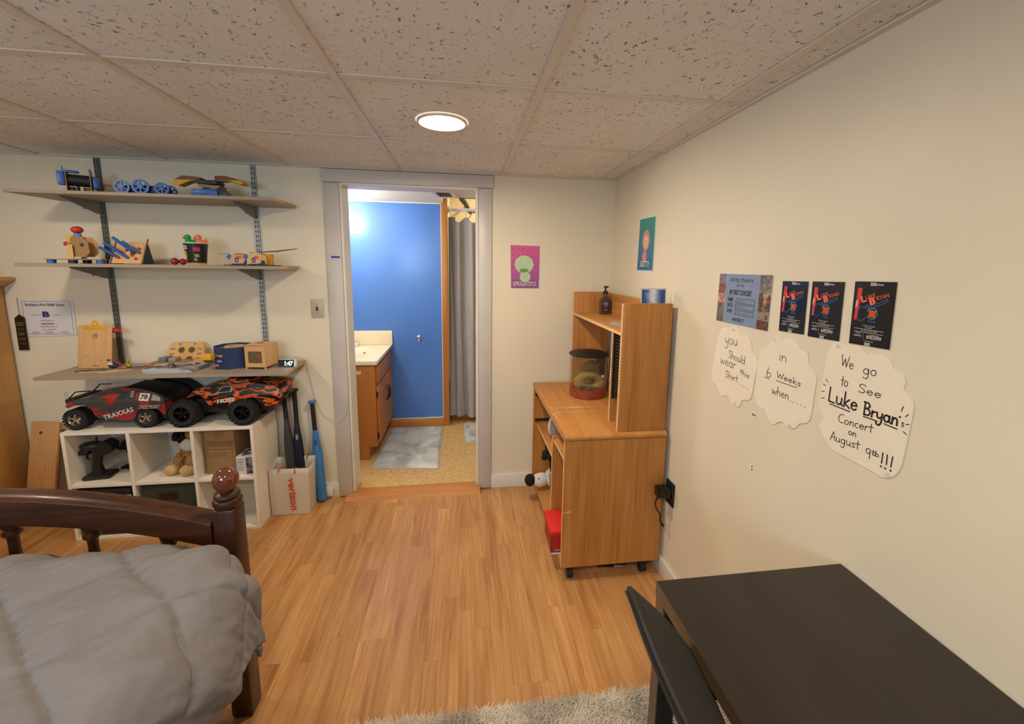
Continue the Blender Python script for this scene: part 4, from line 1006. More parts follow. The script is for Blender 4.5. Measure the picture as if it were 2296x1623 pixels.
for x in (BX1 + .0, BX0): MB().box(x - .013, x + .013, BYH + .037, BYF - .037, .24, .36, bev=.004).obj('side_rail', CHERRYX, t)
MB().box(BX0 + .04, BX1 - .04, BYH - .015, BYH + .015, .30, .98, bev=.006).obj('headboard', CHERRYX, t)
MB().box(BX0 + .03, BX1 - .03, BYH + .05, BYF - .06, .20, .24).obj('slat_deck', CHERRYX, t)
MB().box(BX0 + .02, BX1 - .02, BYH + .04, 1.215, .242, .615, bev=.05, seg=4).obj('mattress', plain('mattress_ticking', 'b5b2ac', rough=.8), label='pale mattress under the grey comforter', cat='mattress')
FAB = plain('grey_comforter_cloth', '7c7a7d', rough=.82, var=.05, vs_=9, bump=.15, bs=900, bd=.0006)
ZTOP, CR, RD = .684, .10, .135
cxr, cyf = -.700, 1.100
e1, e2 = Vector((-.145, -.142)), Vector((.185, -.162)); org = Vector((-.875, 1.112))
det = e1.x * e2.y - e1.y * e2.x
def quilt(u, v):
    u, v = u ** .62, v ** .62
    a = -2.30 + (2.30 + cxr + RD * PI / 2 + .085) * u; b = -.66 + (.66 + cyf + RD * PI / 2 + .085) * v
    # nearest point on the rounded core
    px, py = min(a, cxr - CR), min(b, cyf - CR)
    d = Vector((a - px, b - py)); L = d.length
    nrm = d.normalized() if L > 1e-6 else Vector((0, 0))
    out = L - CR
    if out <= 0: P = Vector((a, b, ZTOP)); N3 = Vector((0, 0, 1))
    else:
        base = Vector((px, py)) + nrm * CR
        th = min(out / RD, PI / 2); ex = max(0, out - RD * PI / 2)
        q2 = base + nrm * RD * math.sin(th)
        P = Vector((q2.x, q2.y, ZTOP - RD * (1 - math.cos(th)) - ex)); N3 = Vector((nrm.x * math.sin(th), nrm.y * math.sin(th), math.cos(th)))
    w = Vector((a, b)) - org
    wob = noise.noise((a * 5, b * 5, 1.0)) * .10
    pp = (w.x * e2.y - w.y * e2.x) / det + wob; qq = (e1.x * w.y - e1.y * w.x) / det + wob * .7
    dp = abs(pp - round(pp)) * .205; dq = abs(qq - round(qq)) * .215
    dd = min(dp, dq)
    puff = (1 - math.exp(-(dd / .006) ** 1.1)) * .009 + .012 * math.sin(min(1, dd / .095) * PI / 2)
    wr = noise.noise((a * 18 + b * 14, b * 30 - a * 30, 0)) * .0034 + noise.noise((a * 62, b * 48, 4)) * .0022 * math.exp(-dd / .03) + (.5 - abs(noise.noise((a * 11 + b * 8, b * 34 - a * 30, 5)))) * .0040 + noise.noise((a * 110 + b * 70, b * 24, 9)) * .0009
    big = noise.noise((a * 3.2, b * 3.2, 7)) * .009
    fold = .012 * math.sin((a - b) * 26 + 3 * noise.noise((a * 4, b * 4, 2))) * min(1, max(0, out) / .09)
    P = P + N3 * (puff + wr + big + fold + .006)
    return P
mb = MB().grid(300, 300, quilt)
q_ = mb.obj('comforter', FAB, label='puffy grey diamond quilted comforter spread over the bed', cat='comforter', angle=180)
sd = q_.modifiers.new('thickness', 'SOLIDIFY'); sd.thickness = .010; sd.offset = -1

# ------------------------------------------------------------------ shag rug
RUGB = plain('rug_backing', '8f897f', rough=.95)
def rug_mat():
    m, nt, b = _bsdf('shag_pile')
    f = _noise(nt, _coords(nt, kind='World'), 5, 4, .6, .8); f2 = _noise(nt, _coords(nt, kind='World'), 260, 2)
    c = _ramp(nt, f, [(.35, H('aaa398')), (.55, H('d4ccbd')), (.75, H('e0d8c9'))])
    nt.links.new(c, b.inputs['Base Color']); b.inputs['Roughness'].default_value = .95; return m
t = thing('shag_rug', 'off-white and grey shag rug in front of the black desk', 'rug', (.27, .4, 0))
rx0, rx1, ry0, ry1 = -.40, .93, -.45, 1.165
MB().box(rx0, rx1, ry0, ry1, .0005, .010, bev=.003).obj('backing', RUGB, t)
q = random.Random(11); vs_, fs_ = [], []
def blade(x, y):
    a = q.random() * 2 * PI; l = .020 + q.random() * .012; tl = .018 * q.random() + .006; w = .0014
    dx, dy = math.cos(a), math.sin(a); b0 = len(vs_)
    mx, my = x + dx * tl * .5, y + dy * tl * .5; ex, ey = x + dx * tl * 1.5, y + dy * tl * 1.5
    sx, sy = -dy * w, dx * w
    vs_.extend([(x - sx, y - sy, .009), (x + sx, y + sy, .009), (mx + sx, my + sy, l * .7), (mx - sx, my - sy, l * .7), (ex + sx * .5, ey + sy * .5, l), (ex - sx * .5, ey - sy * .5, l)])
    fs_.extend([(b0, b0 + 1, b0 + 2, b0 + 3), (b0 + 3, b0 + 2, b0 + 4, b0 + 5)])
for i in range(36000): blade(rx0 + q.random() * (rx1 - rx0 + .01), .95 + q.random() * (ry1 - .945))
for i in range(9000): blade(rx0 + q.random() * (rx1 - rx0), ry0 + q.random() * (.95 - ry0))
pl = MB().raw(vs_, fs_).obj('pile', rug_mat(), t, smooth=False); pl['kind'] = 'stuff'

# ------------------------------------------------------------------ black desk
ESP = wood('espresso_laminate', '211b18', '312923', axis='y', grain=.5, rough=.42, bump=.03)
ESPE = wood('espresso_edge', '5a4a38', '6b5842', axis='y', grain=.5, rough=.4)
kx0, kx1, ky0, ky1, kz = .454, .951, -.38, .838, .740
t = thing('writing_desk', 'espresso black rectangular desk against the right wall', 'desk', (.70, .23, 0))
MB().box(kx0, kx1, ky0, ky1, kz - .038, kz, bev=.0012, seg=1).obj('top', ESP, t)
MB().box(kx0 - .0008, kx0 - .0001, ky0, ky1, kz - .036, kz - .0012).obj('edge_band', ESPE, t)
for y in (ky1 - .034, ky0):
    for x in (kx0 + .004, kx1 - .05): MB().box(x, x + .046, y, y + .034, .0105, kz - .0385, bev=.002, seg=1).obj('leg', ESP, t)
    MB().box(kx0 + .05, kx1 - .05, y + .004, y + .030, .10, .15).obj('stretcher', ESP, t)
    MB().box(kx0 + .0015, kx0 + .0038, y, y + .034, .011, kz - .04).obj('leg_edge', ESPE, t)
MB().box(kx1 - .03, kx1 - .012, ky0 + .034, ky1 - .034, .30, kz - .0385).obj('modesty_panel', ESP, t)

# ------------------------------------------------------------------ office chair
MESHB = plain('black_chair_mesh', '151416', rough=.7, var=.25, vs_=240, bump=.6, bs=420, bd=.002)
PIPE = plain('black_piping', '131315', rough=.6)
t = thing('office_chair', 'black mesh office chair tucked in at the espresso desk', 'chair', (.62, .42, 0))
def back(u, v, off=0):
    s = 2 * u - 1                              # -1 near .. +1 far
    y = .425 + .265 * s * (1 - .06 * v)
    z = .905 - .050 * abs(s) ** 3.5 - (.42 - .05 * abs(s) ** 3.5) * v
    x = .268 + .040 * s * s + .200 * (1 - (1 - v) ** 2)
    return Vector((x + off, y, z))
nu, nv = 30, 20
mb = MB()
vs_ = [back(i / nu, j / nv) for j in range(nv + 1) for i in range(nu + 1)] + [back(i / nu, j / nv, .022) for j in range(nv + 1) for i in range(nu + 1)]
o_ = (nu + 1) * (nv + 1); fs_ = []
for j in range(nv):
    for i in range(nu):
        a = j * (nu + 1) + i; fs_ += [(a, a + 1, a + nu + 2, a + nu + 1), (a + o_, a + nu + 1 + o_, a + nu + 2 + o_, a + 1 + o_)]
edge = [i for i in range(nu + 1)] + [j * (nu + 1) + nu for j in range(1, nv + 1)] + [nv * (nu + 1) + i for i in range(nu - 1, -1, -1)] + [j * (nu + 1) for j in range(nv - 1, 0, -1)]
for a, b in zip(edge, edge[1:] + edge[:1]): fs_.append((a, b, b + o_, a + o_))
bk = mb.raw(vs_, fs_).obj('backrest', MESHB, t)
mb = MB(); pts = [back(i / nu, 0, .011) + Vector((0, 0, .002)) for i in range(nu + 1)] + [back(1, j / nv, .011) for j in range(1, nv + 1)]
mb.tube(pts, .0065, 8); mb.tube([back(0, j / nv, .011) for j in range(nv + 1)], .0065, 8); mb.obj('piping', PIPE, bk)
MB().box(.42, .88, .20, .65, .44, .51, bev=.03, seg=4).obj('seat', MESHB, t)
for y in (.655, .175):
    MB().box(.455, .66, y - .02, y + .02, .640, .662, bev=.008, seg=3).obj('armrest', plain('grey_arm_pad', '4a4a4c', rough=.5), t)
    MB().tube([(.56, y, .64), (.57, y, .55), (.60, y - .04 * (1 if y > .4 else -1), .455)], .012, 10).obj('arm_post', PIPE, t)
MB().tube([(.43, .425, .50), (.47, .425, .455), (.55, .425, .44)], .02, 10).obj('back_bracket', PIPE, t)
MB().cyl((.64, .425, .12), (.64, .425, .44), .022, seg=18).obj('gas_column', plain('column_steel', '5a5a5c', rough=.3, metal=.8), t)
for k in range(5):
    a = 2 * PI * k / 5 + .3; e = Vector((.64 + .25 * math.cos(a), .425 + .25 * math.sin(a), .086))
    MB().tube([(.64, .425, .135), e], [.022, .014], 10).obj('base_arm', PIPE, t)
    MB().cyl(e + Vector((-.012, 0, -.048)), e + Vector((.012, 0, -.048)), .026, seg=16).obj('caster', BLK, t)

# ------------------------------------------------------------------ computer desk with hutch
MAPLE = wood('honey_maple_laminate', 'a0642a', 'cc9150', 'ba7e3e', axis='z', grain=.75, rough=.42, bump=.03, ring=.45)
MAPLEY = wood('honey_maple_laminate_long', 'ab6e32', 'd29858', axis='y', grain=.75, rough=.42, bump=.03)
MEDGE = plain('maple_edge_band', 'e2b684', rough=.5)
dx0, dx1, dy0, dy1, dz = .447, .934, 1.722, 2.583, .730
t = thing('computer_desk', 'honey maple rolling computer desk with hutch in the corner', 'desk', (.69, 2.15, 0))
prof = [(dy0 + .012, dz), (dy0 + .003, dz - .004), (dy0 - .002, dz - .012), (dy0 - .002, dz - .020), (dy0 + .003, dz - .028), (dy0 + .012, dz - .030), (dy1, dz - .030), (dy1, dz)]
MB().prism(prof, dx0, dx1, 'yz').obj('worktop', MAPLEY, t)
zb = .070
side = MB().box(dx0 + .002, dx1, dy0 + .002, dy0 + .018, zb, dz - .0305, bev=.0008, seg=1).obj('side_panel', MAPLE, t)
MB().box(dx0 + .0005, dx0 + .0018, dy0 + .003, dy0 + .017, zb, dz - .031).obj('edge_band', MEDGE, side)
side2 = MB().box(dx0 + .002, dx1, dy1 - .018, dy1 - .002, zb, dz - .0305, bev=.0008, seg=1).obj('side_panel', MAPLE, t)
MB().box(dx0 + .0005, dx0 + .0018, dy1 - .017, dy1 - .003, zb, dz - .031).obj('edge_band', MEDGE, side2)
MB().box(dx0 + .004, dx1, dy0 + .018, dy1 - .018, zb + .002, zb + .018).obj('bottom_shelf', MAPLEY, t)
dv = 1.995
d_ = MB().box(dx0 + .006, dx1 - .02, dv - .008, dv + .008, zb + .018, .612).obj('divider', MAPLE, t)
MB().box(dx0 + .0045, dx0 + .0058, dv - .0075, dv + .0075, zb + .019, .611).obj('edge_band', MEDGE, d_)
s_ = MB().box(dx0 + .012, dx1 - .02, dy0 + .018, dv - .008, .585, .600).obj('tower_shelf', MAPLEY, t)
MB().box(dx0 + .0105, dx0 + .0118, dy0 + .019, dv - .009, .5855, .5995).obj('edge_band', MEDGE, s_)
s_ = MB().box(dx0 + .03, dx1 - .02, dv + .008, dy1 - .018, .440, .455).obj('middle_shelf', MAPLEY, t)
MB().box(dx0 + .0285, dx0 + .0298, dv + .009, dy1 - .019, .4405, .4545).obj('edge_band', MEDGE, s_)
MB().box(dx1 - .018, dx1 - .004, dy0 + .018, dy1 - .018, .30, .60).obj('rear_panel', MAPLEY, t)
for z in (.648, .476):
    mb = MB().box(dx0 + .012, dx0 + .10, dy1 - .026, dy1 - .0182, z, z + .016); mb.cyl((dx0 + .03, dy1 - .03, z + .004), (dx0 + .03, dy1 - .024, z + .004), .008, seg=10); mb.obj('drawer_slide', BLK, t)
for y in (dy0 + .03, dy1 - .05):
    for x in (dx0 + .05, dx1 - .07):
        cs = MB().cyl((x - .014, y, .024), (x + .014, y, .024), .0238, seg=20).obj('caster', BLK, t)
        mb = MB().box(x - .018, x + .018, y - .012, y + .012, .045, .0695, bev=.003); mb.obj('caster_fork', BLK, cs)
# chipped paint flecks
FLECK = plain('chipped_laminate', 'dfc6a0', rough=.6)
mb = MB()
for a, b, w, h in ((.450, .352, .010, .003), (.462, .350, .018, .004), (.476, .352, .010, .006), (.470, .356, .006, .004)): mb.box(a, a + w, dy0 + .0012, dy0 + .002, b, b + h)
c_ = mb.obj('chip', FLECK, t); c_['kind'] = 'stuff'
mb = MB()
for y, x0, x1, w in ((2.085, .450, .70, .0030), (2.020, .470, .70, .0022), (2.088, .57, .64, .006), (1.985, .452, .462, .010), (1.945, .455, .463, .012)): mb.box(x0, x1, y, y + w, dz + .0001, dz + .0004)
c_ = mb.obj('scratch', FLECK, t); c_['kind'] = 'stuff'
# hutch
hx0, hz = .697, 1.324
for y0 in (dy0 + .016, dy1 - .018):
    h_ = MB().box(hx0 + .002, dx1 - .004, y0, y0 + .018, dz + .0003, hz, bev=.003).obj('hutch_side', MAPLE, t)
    MB().box(hx0, hx0 + .0022, y0 + .0015, y0 + .0165, dz + .001, hz - .003).obj('edge_band', MEDGE, h_)
h_ = MB().box(hx0 + .004, dx1 - .006, dy0 + .034, dy1 - .018, 1.176, 1.192).obj('hutch_shelf', MAPLEY, t)
MB().box(hx0 + .0025, hx0 + .0038, dy0 + .0345, dy1 - .0185, 1.1765, 1.1915).obj('edge_band', MEDGE, h_)
MB().box(dx1 - .020, dx1 - .006, dy0 + .034, dy1 - .018, 1.192, hz - .004).obj('hutch_back', MAPLEY, t)
vy = 1.868
h_ = MB().box(hx0 + .008, dx1 - .006, vy, vy + .014, dz + .0003, 1.176).obj('hutch_divider', MAPLE, t)
MB().box(hx0 + .0065, hx0 + .0078, vy + .0005, vy + .0135, dz + .001, 1.1755).obj('edge_band', MEDGE, h_)
r_ = MB().box(hx0 + .05, dx1 - .03, dy0 + .036, vy - .002, .850, 1.172).obj('disc_rack', plain('rack_black', '1a1613', rough=.5), t)
rb = MB().box(hx0 + .024, hx0 + .05, dy0 + .040, dy0 + .046, .852, 1.17).mesh('rack_rib', BLK)
ribm = MB().box(0, .030, 0, vy - dy0 - .044, 0, .0045).mesh('rack_rib', plain('rack_rib_plastic', '3a2f26', rough=.4))
for k in range(20):
    o = bpy.data.objects.new('rack_rib', ribm); COL.objects.link(o); o.parent = r_
    o.location = Vector((hx0 + .0195, dy0 + .039, .862 + k * .0155)) - wloc(r_)
for y in (dy0 + .0365, vy - .006): MB().box(hx0 + .012, hx0 + .05, y, y + .003, .850, 1.172).obj('rack_wall', BLK, r_)

# on the desk
def thin(name, hexc, alpha, rough=.05):
    m, nt, b = _bsdf(name); b.inputs['Base Color'].default_value = H(hexc); b.inputs['Alpha'].default_value = alpha
    b.inputs['Roughness'].default_value = rough; b.inputs['Specular IOR Level'].default_value = .7; return m
t = thing('fish_tank', 'round clear fish bowl with black lid and red gravel on the desk', 'fish tank', (.725, 2.300, dz))
tx, ty, tr, th = .725, 2.300, .110, .245
MB().lathe([(tr - .004, .004), (tr, .006), (tr, th), (tr - .003, th), (tr - .003, .008)], 44, loc=(tx, ty, dz + .0004), cap=False).obj('glass_wall', thin('tank_acrylic', '8f7f55', .11), t)
MB().lathe([(tr + .004, th + .001), (tr + .005, th + .006), (tr - .004, th + .012), (.0, th + .013)], 44, loc=(tx, ty, dz)).obj('lid', BLK, t)
q = random.Random(5)
mb = MB().lathe([(.0, .003), (tr - .005, .003), (tr - .005, .048), (.0, .056)], 40, loc=(tx, ty, dz), cap=False)
for i in range(260):
    a = q.random() * 2 * PI; rr = (tr - .009) * math.sqrt(q.random()); mb.ball((tx + rr * math.cos(a), ty + rr * math.sin(a), dz + .049 + .008 * (1 - rr / tr)), .006, seg=6, rings=4)
g_ = mb.obj('gravel', patches('red_gravel', [(0, '6e1114'), (.42, '9c1a16'), (.55, 'b93220'), (.68, '7a1420')], 120, .4), t); g_['kind'] = 'stuff'
mb = MB()
for i in range(26):
    mb.ball((tx - .07 + q.random() * .09, ty - .055 - q.random() * .035, dz + .060 + q.random() * .008), .010, .009, .006, seg=8, rings=6)
mb.obj('blue_stone', patches('slate_stones', [(0, '1f2433'), (.5, '39415c'), (.62, 'a8a49a')], 60, .4), t)['kind'] = 'stuff'
mb = MB().ring((tx + .005, ty - .025, dz + .088), .052, .027, 'y', 28, 12)
for v in mb.bm.verts:
    c_ = Vector((tx + .005, ty - .025, dz + .088)); d_ = v.co - c_; d_.x *= 1.25; d_.z *= .78
    v.co = c_ + d_ + Vector((0, 0, 0)) + d_.normalized() * .008 * noise.noise(v.co * 40)
mb.obj('rock_arch', plain('ochre_rock', 'a08c52', rough=.9, var=.3, vs_=60, bump=.6, bs=120, bd=.006), t)
mb = MB().ball((tx + .02, ty + .02, dz + .165), .062, .03, .035)
for v in mb.bm.verts: v.co += (v.co - Vector((tx + .02, ty + .02, dz + .165))) * .25 * noise.noise(v.co * 30)
mb.tube([(tx + .02, ty + .03, dz + .06), (tx + .03, ty + .03, dz + .14)], .02, 10); mb.obj('driftwood', plain('brown_driftwood', '8a6f48', rough=.9, var=.3, vs_=50, bump=.5, bs=90, bd=.006), t)
mb = MB().box(tx + .030, tx + .082, ty - .065, ty - .035, dz + .205, dz + .240, bev=.004); mb.box(tx + .052, tx + .080, ty - .062, ty - .036, dz + .135, dz + .21, bev=.004); mb.obj('filter', DK, t)
MB().box(tx + .064, tx + .079, ty - .0625, ty - .045, dz + .120, dz + .134, bev=.001).obj('filter_outlet', PAPER, t)
MB().tube([(tx + .085, ty - .07, dz + th + .010), (tx + .112, ty - .055, dz + th - .01), (tx + .118, ty - .03, dz + .15), (tx + .12, ty, dz + .04), (tx + .14, ty + .05, dz + .006)], .003).obj('power_cord', BLK, t)
t = thing('pump_bottle', 'dark brown pump bottle with a purple label on the hutch shelf', 'bottle', (.872, 2.475, 1.192))
AMB = plain('amber_liquid_plastic', '55432f', rough=.2)
MB().box(-.034, .034, -.022, .022, .0005, .100, bev=.013, seg=4).obj('bottle', AMB, t, local=True)
MB().lathe([(.024, .097), (.016, .112), (.012, .118), (.012, .124)], 24, loc=(0, 0, 0)).obj('shoulder', AMB, t, local=True)
MB().lathe([(.0145, .124), (.0145, .142), (.006, .144), (.005, .164), (.004, .166)], 20).obj('collar', BLK, t, local=True)
MB().box(-.011, .011, -.024, .008, .164, .174, bev=.003).obj('pump_head', BLK, t, local=True)
lab_ = MB().box(-.027, .022, -.0232, -.0223, .018, .086).obj('label', plain('plum_label', '2a1f30', rough=.5), t, local=True)
mb = MB()
for z, w, h in ((.076, .02, .003), (.066, .034, .006), (.056, .03, .006), (.046, .026, .004), (.030, .028, .0025), (.024, .022, .0025)): mb.box(-.003 - w / 2, -.003 + w / 2, -.0238, -.0233, z, z + h)
mb.obj('label_print', plain('lilac_print', 'a08aa6'), lab_, local=True)
t = thing('postcard', 'glossy blue and white light burst picture card on the hutch shelf', 'card', (.862, 1.80, 1.192))
Mq = T(.866, 1.792, 1.1925) @ Rz(.03) @ Rx(math.radians(-4))
MB().box(-.062, .062, 0, .0012, 0, .197, M=Mq).obj('card', PAPER, t)
def burst():
    m, nt, b = _bsdf('light_burst_print'); tc = _n(nt, 'ShaderNodeTexCoord'); sp = _n(nt, 'ShaderNodeSeparateXYZ'); nt.links.new(tc.outputs['Object'], sp.inputs[0])
    ab = _n(nt, 'ShaderNodeMath', operation='ABSOLUTE'); nt.links.new(sp.outputs[0], ab.inputs[0])
    ma = _n(nt, 'ShaderNodeMath', operation='MULTIPLY_ADD'); ma.inputs[1].default_value = 11.0; nt.links.new(ab.outputs[0], ma.inputs[0])
    n_ = _noise(nt, _coords(nt, (1, 1, .6)), 55, 4, .6, 1.5); mu = _n(nt, 'ShaderNodeMath', operation='MULTIPLY'); mu.inputs[1].default_value = .55; nt.links.new(n_, mu.inputs[0]); nt.links.new(mu.outputs[0], ma.inputs[2])
    nt.links.new(_ramp(nt, ma.outputs[0], [(.36, H('e6ecf2')), (.52, H('7fa3d6')), (.75, H('2a4690'))]), b.inputs['Base Color']); b.inputs['Roughness'].default_value = .25; return m
MB().box(-.057, .057, -.0006, -.0001, .006, .190, M=Mq).obj('picture', burst(), t)
mb = MB().prism([(.77, 2.09), (.745, 2.03), (.755, 1.98), (.80, 1.955), (.87, 1.955), (.90, 2.02), (.89, 2.08), (.83, 2.11)], 1.1923, 1.1945, 'xy')
mb.obj('paper_plate', plain('pale_blue_card', '9fb0b0', rough=.5), label='pale blue rounded card lying flat on the hutch shelf', cat='card')
# inside the lower desk
t = thing('shoe_box', 'bright red shoe box on the bottom shelf of the computer desk', 'box', (.51, 1.89, zb + .018))
MB().box(.418, .600, 1.800, 1.972, zb + .0185, .190, bev=.002).obj('base', plain('red_card', 'a81c1c', rough=.5), t)
MB().box(.413, .604, 1.795, 1.976, .1905, .212, bev=.003).obj('lid', plain('bright_red_card', 'd8241f', rough=.45), t)
MB().box(.4165, .596, 1.7985, 1.7998, zb + .0185, zb + .027).obj('white_trim', PAPER, t)
mb = MB(); put_text(mb, 'SOFT', (.452, 1.7978, zb + .036), R_, U_, .034, .010, bold=.02); mb.obj('lettering', WHT, t)
MB().box(.4155, .4172, 1.801, 1.806, zb + .03, .188).obj('corner_edge', BLK, t)
t = thing('plush_seal', 'grey plush animal sitting on the middle shelf of the computer desk', 'plush toy', (.56, 2.24, .455))
GRF = plain('grey_plush', '8a8078', rough=.95, var=.15, vs_=40, bump=.7, bs=260, bd=.003)
mb = MB().ball((.575, 2.215, .560), .090, .105, .105); mb.ball((.545, 2.15, .505), .05, .06, .05); mb.ball((.545, 2.33, .50), .045, .05, .045); mb.obj('body', GRF, t)
MB().ball((.528, 2.318, .530), .032, .034, .062).obj('belly', FURW, t)
MB().ball((.507, 2.145, .487), .022, .028, .022).obj('nose', BLK, t)
t = thing('plush_badger', 'white plush with a black snout poking out of the computer desk', 'plush toy', (.50, 2.40, zb + .02))
mb = MB().ball((.475, 2.40, .150), .058, .042, .044, M=Rz(.2)); mb.ball((.56, 2.41, .155), .06, .06, .06); mb.obj('head', FURW, t)
MB().ball((.405, 2.39, .158), .034, .034, .038).obj('snout', FURB, t)
MB().ball((.455, 2.362, .180), .004, .003, .005, seg=8, rings=6).obj('eye', INK, t)
t = thing('plush_dog', 'tan plush with dark fluffy mane behind the white plush', 'plush toy', (.56, 2.29, zb + .02))
mb = MB().ball((.565, 2.25, .20), .065, .06, .10); mb.ball((.53, 2.20, .27), .045, .045, .04); mb.obj('body', plain('caramel_plush', '9a6c34', rough=.95, var=.2, vs_=40, bump=.7, bs=200, bd=.003), t)
mb = MB(); q = random.Random(8)
for i in range(22): mb.ball((.515 + q.gauss(0, .014), 2.31 + q.gauss(0, .035), .355 + q.gauss(0, .022)), .020, seg=8, rings=6)
mb.ball((.555, 2.31, .30), .045, .05, .10)
mb.obj('mane', FURB, t)
# floor clutter under the desk
t = thing('marker_pens', 'black and silver pens lying on the floor under the computer desk', 'pen', (.72, 1.80, 0))
MB().tube([(.655, 1.800, .006), (.735, 1.788, .006)], .0055, 10).obj('barrel', BLK, t); MB().tube([(.735, 1.788, .006), (.785, 1.781, .006)], [.0055, .003], 10).obj('cap', SILV, t)
MB().tube([(.70, 1.83, .005), (.80, 1.80, .005), (.85, 1.82, .005)], .004, 8).obj('black_cable', BLK, label='short black cable lying on the floor under the computer desk', cat='cable')
# outlet by the desk
t = thing('outlet_plate', 'black wall outlet plate next to the computer desk', 'outlet', (.952, 1.688, .387))
MB().box(.9475, .9545, 1.652, 1.724, .386, .498, bev=.002).obj('plate', BLK, t)
t = thing('power_adapter', 'black plug adapter with dangling cable in the wall outlet', 'adapter', (.92, 1.68, .43))
MB().box(.880, .9470, 1.660, 1.706, .432, .478, bev=.004).obj('block', BLKG, t)
mb = MB().tube([(.886, 1.682, .432), (.884, 1.684, .418), (.876, 1.682, .40), (.882, 1.676, .375), (.900, 1.672, .350), (.905, 1.674, .31), (.922, 1.672, .285), (.938, 1.70, .27), (.944, 1.735, .25)], .0035); mb.obj('cable', BLK, t)
MB().tube([(.944, 1.655, .478), (.935, 1.640, .478), (.932, 1.628, .46), (.934, 1.625, .44), (.940, 1.632, .425), (.944, 1.648, .428)], .0022).obj('loop_cable', BLK, t)
# ------------------------------------------------------------------ posters and cards on the walls
N_R = (-1, 0, 0)
xw = XR - .0006
def RW(y, z, e=0): return (xw - .0012 - e, y, z)
def sheet_r(corners, m, name, parent, lift=.0012):
    """thin sheet on the right wall; corners (y, z) top-left, top-right, bottom-right, bottom-left"""
    mb = MB(); n = len(corners)
    mb.raw([(xw - lift, a, b) for a, b in corners] + [(xw - .0002, a, b) for a, b in corners], [tuple(range(n)), tuple(range(n, 2 * n))] + [(i, (i + 1) % n, n + (i + 1) % n, n + i) for i in range(n)])
    return mb.obj(name, m, parent, smooth=False)
# left poster on the back wall (drawn figure replaced by plain shapes)
def grad(name, c0, c1, z0, z1):
    m, nt, b = _bsdf(name); g = _n(nt, 'ShaderNodeNewGeometry'); sp = _n(nt, 'ShaderNodeSeparateXYZ'); nt.links.new(g.outputs['Position'], sp.inputs[0])
    mr = _n(nt, 'ShaderNodeMapRange'); mr.inputs[1].default_value = z0; mr.inputs[2].default_value = z1; nt.links.new(sp.outputs[2], mr.inputs[0])
    v = _coords(nt, kind='World'); n_ = _noise(nt, v, 90, 3); ad = _n(nt, 'ShaderNodeMath', operation='MULTIPLY_ADD'); ad.inputs[1].default_value = .25; nt.links.new(n_, ad.inputs[0]); nt.links.new(mr.outputs[0], ad.inputs[2])
    nt.links.new(_ramp(nt, ad.outputs[0], [(.1, H(c0)), (1.0, H(c1))]), b.inputs['Base Color']); b.inputs['Roughness'].default_value = .5; return m
t = thing('pink_poster', 'pink and purple dotted drawing with white lettering right of the doorway', 'poster', (.386, yw, 1.34))
def BW(a, b, e=0): return (.290 + .192 * a, yw - .0014 - e, 1.340 + .270 * b)
mb = MB().raw([(.298, yw - .0008, 1.340), (.479, yw - .0012, 1.338), (.482, yw - .0008, 1.609), (.290, yw - .0008, 1.613), (.298, yw - .0001, 1.340), (.479, yw - .0001, 1.338), (.482, yw - .0001, 1.609), (.290, yw - .0001, 1.613)], [(0, 1, 2, 3), (4, 5, 6, 7), (0, 1, 5, 4), (1, 2, 6, 5), (2, 3, 7, 6), (3, 0, 4, 7)])
mb.obj('sheet', PAPER, t, smooth=False)
mb = MB().raw([BW(.04, .005), BW(.965, .005), BW(.975, .985), BW(.005, 1.0)], [(0, 1, 2, 3)]); mb.obj('pink_ground', grad('pink_purple_wash', '8c569e', 'cc5c98', 1.34, 1.6), t)
q = random.Random(2); mb = MB()
for i in range(34):
    a, b = .08 + (i % 6) * .165 + q.random() * .05, .18 + (i // 6) * .14 + q.random() * .04; r = .004 + q.random() * .002
    c = Vector(BW(a, b, .0003)); mb.raw([c + Vector((r * math.cos(k * PI / 5), 0, r * math.sin(k * PI / 5))) for k in range(10)], [tuple(range(10))])
mb.obj('dot', plain('magenta_dot', 'b83a80'), t)['kind'] = 'stuff'
def disc(mb, c, rx, rz, ax='x', n=24, r0=0):
    c = Vector(c); return mb.raw([c + (Vector((rx * math.cos(2 * PI * k / n), 0, rz * math.sin(2 * PI * k / n))) if ax == 'x' else Vector((0, rx * math.cos(2 * PI * k / n), rz * math.sin(2 * PI * k / n)))) for k in range(n)], [tuple(range(n))])
mb = disc(MB(), BW(.46, .56, .0007), .060, .056); mb.obj('pale_green_oval', plain('mint_wash', 'b6cfae'), t)
mb = disc(MB(), BW(.50, .27, .0009), .034, .034); mb.obj('pale_green_dot', plain('mint_wash', 'b6cfae'), t)
mb = disc(MB(), BW(.46, .42, .0011), .030, .012); mb.obj('green_band', plain('leaf_green_wash', '5f9a4c'), t)
def outlined(t, s, o, r, u, w, h, nrm):
    nrm = Vector(nrm)
    mb = MB(); put_text(mb, s, Vector(o) + nrm * .0006, r, u, w * 1.04, h * 1.22, bold=.06); mb.obj('lettering_outline', INK, t)
    mb = MB(); put_text(mb, s, Vector(o) + nrm * .0009 + Vector(u) * h * .1, r, u, w, h, bold=.025); mb.obj('lettering', WHT, t)
outlined(t, 'SPRIGATITO', BW(.485, .045), R_, U_, .152, .030, (0, -1, 0))
